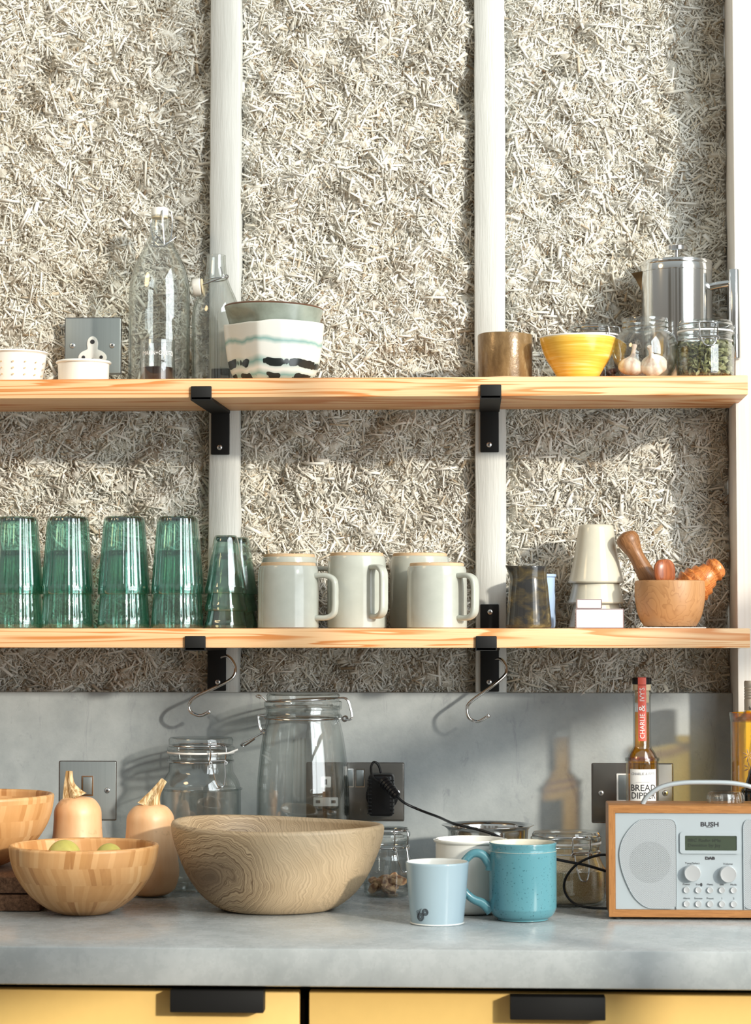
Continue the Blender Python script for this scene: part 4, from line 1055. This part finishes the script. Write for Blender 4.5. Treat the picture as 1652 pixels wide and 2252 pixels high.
def hteal(t):
    p = crom([(.040, 0, .068), (.052, 0, .0835), (.066, 0, .0855), (.079, 0, .072), (.0825, 0, .056), (.078, 0, .040), (.066, 0, .028), (.053, 0, .022), (.042, 0, .013)], 6); n = len(p)
    rads = [.0052 + .003 * (abs(2 * i / (n - 1) - 1) ** 4) for i in range(n)]
    p[0] = Vector((.0415, 0, .064))
    vs, fs = tube_geo(p, rads, 16); MB().add(vs, fs, RZ(PI + .18)).build('handle', M['teal'], t, 60)
    lathe_ = None
upright_mug('teal_mug', 1148, .408, [(0, .001)] + cr2([(.033, .001), (.0335, .003), (.0385, .006), (.0430, .014), (.0438, .024), (.0438, .085), (.0428, .092), (.0440, .0985)], 5), .003, M['teal'], M['creamglaze'], 'speckled teal mug with white inside, right of the pale blue mug', hteal)
def hpale(t):
    p = crom([(.0385, 0, .062), (.052, 0, .062), (.059, 0, .050), (.056, 0, .034), (.048, 0, .022), (.036, 0, .016)], 6); vs, fs = tube_geo(p, .0042, 12); MB().add(vs, fs, RZ(PI / 2 + .25)).build('handle', M['palebl'], t, 60)
t = upright_mug('pale_blue_mug', 961, .452, [(0, .001)] + cr2([(.032, .0006), (.0335, .002), (.0365, .030), (.0390, .060), (.0405, .0775)], 5), .0028, M['palebl'], M['white'], 'pale blue mug with small dark ring pattern at the front of the worktop', hpale)
m = MB()
def onmug(x, z, R=None):
    R = .0345 + (.0405 - .0335) * z / .0775 - .0005; return Vector((R * math.sin(x / R), -R * math.cos(x / R), z))
for cx_, cz_, rr in ((-.0220, .0115, .0050), (-.0150, .0180, .0042)):
    for q in (1.0, .72, .4):
        m.tube([onmug(cx_ + rr * q * math.cos(a), cz_ + rr * q * math.sin(a)) for a in [2 * PI * i / 20 for i in range(20)]], .00035, 6, closed=True)
for i in range(5):
    m.tube([onmug(-.0275 - .0004 * i, .010 + .002 * i), onmug(-.024 + .001 * i, .016 + .0015 * i)], .0003, 5)
m.build('ring_pattern', M['ink'], t)
# grain jar
zn = Z(1852, .21, 1243) - CT
t = clip_jar(onc(1243, .225), jarprof(.0555, .0470, zn, sh=.58, nb=.80), .0024, .0470, zn, .0485, .013, 'clip-top glass jar half full of pale brown grain behind the teal mug', .38, wd=.0125, drop=.034)
pr_ = jarprof(.0535, .045, zn, sh=.58, nb=.80)
gi = [(max(r - .0015, 0), z + .0028) for r, z in pr_ if z < zn * .76]
tag(lathe('ground_grain', gi + [(0, gi[-1][1] + .002)], M['grain'], None, 64), 'pale brown grain filling the lower part of the jar by the radio', 'grain', kind='stuff').location = t.location

# radio
RD = .405; kR = S(RD); RX = 1562
t = thing('table_radio', 'silver-fronted digital radio in an oak case with grey carrying handle', 'radio', (X(RX, RD, 1900), -RD, CT + .004))
def lx(px): return (px - RX) / kR
def lz(py): return (2011 - py) / kR
x0, x1, z0, z1 = lx(1343), -lx(1343), 0, lz(1770)
case = MB(); bw = .0085
case.box((0, .0475, z0 + (z1 - z0) / 2), (x1 - x0 - .001, .085, z1 - z0 - .001), .002); co_ = case.build('case', M['oak'], t)
for nm_, pl, mt in (('top_edge', [(x0, z1), (x1, z1), (x1 - bw, z1 - bw * 1.15), (x0 + bw, z1 - bw * 1.15)], 'oak'), ('bottom_edge', [(x0, z0), (x0 + bw, z0 + bw * 1.1), (x1 - bw, z0 + bw * 1.1), (x1, z0)], 'oak'),
                ('side_edge', [(x0, z0), (x0, z1), (x0 + bw, z1 - bw * 1.15), (x0 + bw, z0 + bw * 1.1)], 'oakv'), ('side_edge', [(x1, z1), (x1, z0), (x1 - bw, z0 + bw * 1.1), (x1 - bw, z1 - bw * 1.15)], 'oakv')):
    MB().prism(pl, 0, .0062).build(nm_, M[mt], co_, 20)
fp = link('front_panel', prism_me(rrect(x0 + bw + .0003, z0 + bw * 1.1 + .0003, x1 - bw - .0003, z1 - bw * 1.15 - .0003, .0006), .002, .006), M['silver'], t, 30)
for s in (1, -1):
    pl = cr2([(1489, 1815), (1489, 1978), (1486, 1986), (1478, 1991), (1450, 1991.5), (1428, 1990), (1410, 1980), (1393, 1960), (1377, 1925), (1369, 1895), (1367.5, 1870), (1374, 1845), (1388, 1823), (1404, 1807), (1420, 1800), (1450, 1799.5), (1476, 1800), (1485, 1805), (1489, 1815)], 5)[:-1]
    pl = [((px - RX) * s / kR, lz(py)) for px, py in pl]
    cxm = sum(p[0] for p in pl) / len(pl); czm = sum(p[1] for p in pl) / len(pl)
    o2 = [(cxm + (x - cxm) * 1.018, czm + (z - czm) * 1.012) for x, z in pl]
    g = link('speaker_grille', prism_me(pl, .0004, .002), M['grille'], t)
    link('grille_rim', frame_me(o2, pl, -.0002, .002), M['silver'], g, 30)
# display
sur = MB(); sur.me(frame_me(rrect(lx(1497), lz(1874), lx(1627), lz(1827), .004), rrect(lx(1508), lz(1867), lx(1620), lz(1835), .0012), -.0002, .002)); sr = sur.build('display_surround', M['silver'], t)
scn = link('display_screen', prism_me(rrect(lx(1507), lz(1868), lx(1621), lz(1834), .001), .0008, .002), M['lcd'], t)
text('screen_text', 'BBC Radio 6Mu', .0056, M['lcdtext'], scn, (lx(1514), .0007, lz(1845)), sx=1.18, align='LEFT')
text('screen_text', 'Devotion by Jay', .0056, M['lcdtext'], scn, (lx(1514), .0007, lz(1856)), sx=1.18, align='LEFT')
text('lettering', 'BUSH', .0078, M['ink'], fp, (lx(1562), .0018, lz(1811)), sx=1.25, bold=.00025)
MB().box((lx(1562), .0018, lz(1817)), (.0082, .0004, .0006)).build('underline', M['ink'], fp)
text('lettering', 'DAB', .0048, M['ink'], fp, (lx(1562), .0018, lz(1884)), sx=1.3, bold=.0004)
def dial(px, py, r, h, nm_):
    m = MB(); m.lathe([(0, 0), (r, 0), (r, h * .8), (r * .93, h), (r * .6, h - .0003), (0, h - .0001)], TR(lx(px), .002, lz(py)) @ Matrix.Rotation(PI / 2, 4, 'X'), 48); return m.build(nm_, M['dial'], t)
dial(1523, 1915, .0107, .010, 'tuning_dial'); dial(1600, 1917, .0107, .010, 'volume_dial')
text('lettering', 'Tune/Select', .0036, M['ink'], fp, (lx(1524), .0018, lz(1895)), sx=1.1); text('lettering', 'Volume', .0036, M['ink'], fp, (lx(1601), .0018, lz(1896)), sx=1.1)
for row, (py, labs) in enumerate(((1952, ('Power', 'Scan', 'Menu', 'Info', 'Mode')), (1982, ('Alarm', 'Snooze', 'Preset', '1', '2')))):
    for i, s_ in enumerate(labs):
        px = 1511 + i * 25.4
        dial(px, py, .0040, .003, 'button')
        text('lettering', s_, .0034, M['ink'], fp, (lx(px), .0018, lz(py - 11.5)), sx=1.05)
b_ = MB(); b_.prism([(lx(1543) + .0014 * math.cos(a), lz(1941) + .0024 * math.sin(a)) for a in [2 * PI * i / 20 for i in range(20)]], .0016, .002); b_.build('wireless_symbol', M['ink'], fp)
# carrying handle
hp = crom([(lx(1421), .040, z1 - .001), (lx(1434), .040, z1 + .010), (lx(1462), .040, z1 + .021), (lx(1505), .040, z1 + .0265), (0, .040, z1 + .0275), (-lx(1505), .040, z1 + .0265), (-lx(1462), .040, z1 + .021), (-lx(1434), .040, z1 + .010), (-lx(1421), .040, z1 - .001)], 6)
def hsec(j, n): a = 2 * PI * j / n; c, s = math.cos(a), math.sin(a); return (math.copysign(abs(c) ** .5, c) * .0030, math.copysign(abs(s) ** .5, s) * .0085)
vs, fs = tube_geo(hp, 1, 16, sec=hsec)
MB().add(vs, fs).build('carrying_handle', M['silver'], t, 60)
for px in (1362, 1762): MB().lathe([(0, -.004), (.005, -.004), (.005, 0), (0, 0)], TR(lx(px), .012, 0), 20).build('foot', M['rubber'], t)
for px in (1362, 1762): MB().lathe([(0, -.004), (.005, -.004), (.005, 0), (0, 0)], TR(lx(px), .078, 0), 20).build('foot', M['rubber'], t)
RTOP = CT + .004 + z1
# upturned glass on the radio
t = thing('glass_dish', 'small upturned ribbed clear glass dish on top of the radio', 'dish', (X(1593, .352), -.352, RTOP + .0002))
lathe('glass_body', [(.0232, 0), (.0240, .001), (.0240, .008), (.0225, .0125), (.019, .0148), (0, .0150), (0, .0125), (.0185, .0122), (.0212, .008), (.0215, .001), (.0232, 0)], M['glass'], t, 96, lambda r, z, a: (r * (1 + .02 * math.cos(16 * a)), z))

# oil bottle
OD = .130; ko = S(OD)
t = thing('oil_bottle', 'slim bottle of golden oil with red seal strip and BREAD DIPPER label behind the radio', 'bottle', onc(1411, OD))
def oz(py): return Z(py, OD, 1411) - CT
prof = [(0, .003), (.016, .002)] + cr2([(.0205, .0008), (.0228, .004), (.0230, .015), (.0230, oz(1690)), (.0222, oz(1672)), (.0180, oz(1655)), (.0136, oz(1645))], 6) + [(.0128, oz(1640)), (.0126, oz(1560)), (.0128, oz(1532)), (.0138, oz(1530)), (.0138, oz(1522)), (.0128, oz(1520))]
lathe('bottle_glass', shell(prof, .0016), M['glass'], t, 64)
li = [(max(r - .0026, 0), z + (.003 if z < .01 else 0)) for r, z in prof if z < oz(1570)]
lathe('oil', li + [(.0100, oz(1566)), (0, oz(1566))], M['oil'], t, 64)
lathe('cork', [(0, oz(1545)), (.0098, oz(1545)), (.0100, oz(1520) + .001), (.0125, oz(1518)), (.0128, oz(1505)), (0, oz(1505))], M['corkl'], t, 40)
lathe('cap', [(.0128, oz(1505)), (.0136, oz(1504)), (.0138, oz(1492)), (.0128, oz(1490)), (0, oz(1490))], M['blackp'], t, 40)
# strip
def patch(x0, x1, z0, z1, R, zs=None, nx=10, nzz=8, th=.0002):
    vs = []; fs = []
    for j in range(nzz + 1):
        z = z0 + (z1 - z0) * j / nzz
        for i in range(nx + 1):
            x = x0 + (x1 - x0) * i / nx; rr = R(z) if callable(R) else R
            vs.append((rr * math.sin(x / rr), -rr * math.cos(x / rr), z))
    for j in range(nzz):
        for i in range(nx): fs.append((j * (nx + 1) + i, j * (nx + 1) + i + 1, (j + 1) * (nx + 1) + i + 1, (j + 1) * (nx + 1) + i))
    return mesh(vs, fs)
sl = MB(); sl.me(patch(-.0065, .0055, oz(1629), oz(1505), .0142)); sl.box((-.0005, -.0070, oz(1490) + .0002), (.012, .0142, .0003)); sl.me(patch(-.0065, .0055, oz(1507), oz(1490), .0142))
st = sl.build('seal_strip', M['red'], t, 60)
R90 = Matrix.Rotation(-PI / 2, 4, 'Y')
text('lettering', 'CHARLIE', .0098, M['paper'], st, (-.0002, -.01445, oz(1596)), M=R90, sx=.92)
text('lettering', '&', .0125, M['paper'], st, (-.0005, -.01445, oz(1557)), M=R90, sx=1.2)
text('lettering', "IVY'S", .0098, M['paper'], st, (-.0002, -.01445, oz(1527)), M=R90, sx=.95)
lb = link('paper_label', patch(-.0205, .0205, oz(1790), oz(1690), .0236, nx=20), M['paper'], t, 60)
text('lettering', 'BREAD', .0128, M['ink'], lb, (0, 0, oz(1731)), bend=.0238, sx=.98)
text('lettering', 'DIPPER', .0128, M['ink'], lb, (0, 0, oz(1748)), bend=.0238, sx=.93)
text('lettering', "CHARLIE & IVY'S", .0052, M['inkl'], lb, (0, 0, oz(1700)), bend=.0238, sx=.92)
MB().box((0, -.0238, oz(1718)), (.020, .0002, .0003)).build('rule_line', M['inkl'], lb)

# liquor bottle at the right edge
LD = .145
t = thing('liqueur_bottle', 'bottle of bright yellow liqueur with silver cap, cut by the right edge', 'bottle', onc(1664, LD))
def qz(py): return Z(py, LD, 1640) - CT
kq = S(LD)
prof = [(0, .003), (.026, .002)] + cr2([(.033, .001), (.0370, .005), (.0375, .02), (.0375, qz(1595)), (.0360, qz(1585)), (.026, qz(1577)), (.0200, qz(1570))], 5) + [(.0178, qz(1562)), (.0175, qz(1545)), (.0175, qz(1540))]
lathe('bottle_glass', shell(prof, .0016), M['glass'], t, 64)
lathe('liqueur', [(max(r - .0018, 0), z + (.003 if z < .01 else 0)) for r, z in prof] + [(0, qz(1541))], M['oily'], t, 64)
cp = [(.0180, qz(1562))] + sum([[(.0180, qz(y)), (.0172, qz(y - 2)), (.0180, qz(y - 4))] for y in (1538, 1532, 1526, 1520, 1514)], []) + [(.0180, qz(1500)), (.0170, qz(1497)), (0, qz(1497))]
cpo = lathe('cap', cp, plain('champagne_cap', (.62, .58, .50), .35, .4), t, 48)
text('lettering', "fen's", .0068, M['ink'], cpo, (-.0085, 0, qz(1557)), bend=.0182)
m = MB()
for (px, py) in ((1646, 1659), (1648, 1686)):
    for i in range(7):
        a = 2 * PI * i / 7; x = (px - 1672) / kq; z = qz(py)
        p0 = (x + .0015 * math.cos(a), z + .0015 * math.sin(a)); p1 = (x + .0095 * math.cos(a), z + .0095 * math.sin(a))
        R = .0378
        f = lambda p: Vector((R * math.sin(p[0] / R), -R * math.cos(p[0] / R), p[1]))
        m.tube([f(p0), f(((p0[0] + p1[0]) / 2, (p0[1] + p1[1]) / 2)), f(p1)], [.0004, .0011, .0003], 6)
m.build('flower_print', plain('pink_print', (.80, .50, .30), .5), t)
# dark bottle
t = thing('dark_bottle', 'dark green glass bottle behind the radio at the right edge', 'bottle', onc(1676, .215))
def dz(py): return Z(py, .215, 1650) - CT
lathe('bottle_glass', shell([(0, .003), (.02, .002)] + cr2([(.026, .001), (.030, .005), (.030, .02), (.030, dz(1752)), (.028, dz(1740)), (.022, dz(1712)), (.0155, dz(1680)), (.0115, dz(1655)), (.0105, dz(1640))], 5), .0016), M['darkglass'], t, 64)
lathe('cork', [(0, dz(1645)), (.0088, dz(1645)), (.0088, dz(1641)), (.0115, dz(1640)), (.0120, dz(1616)), (0, dz(1615))], plain('dark_cork', (.22, .13, .06), .8), t, 32)
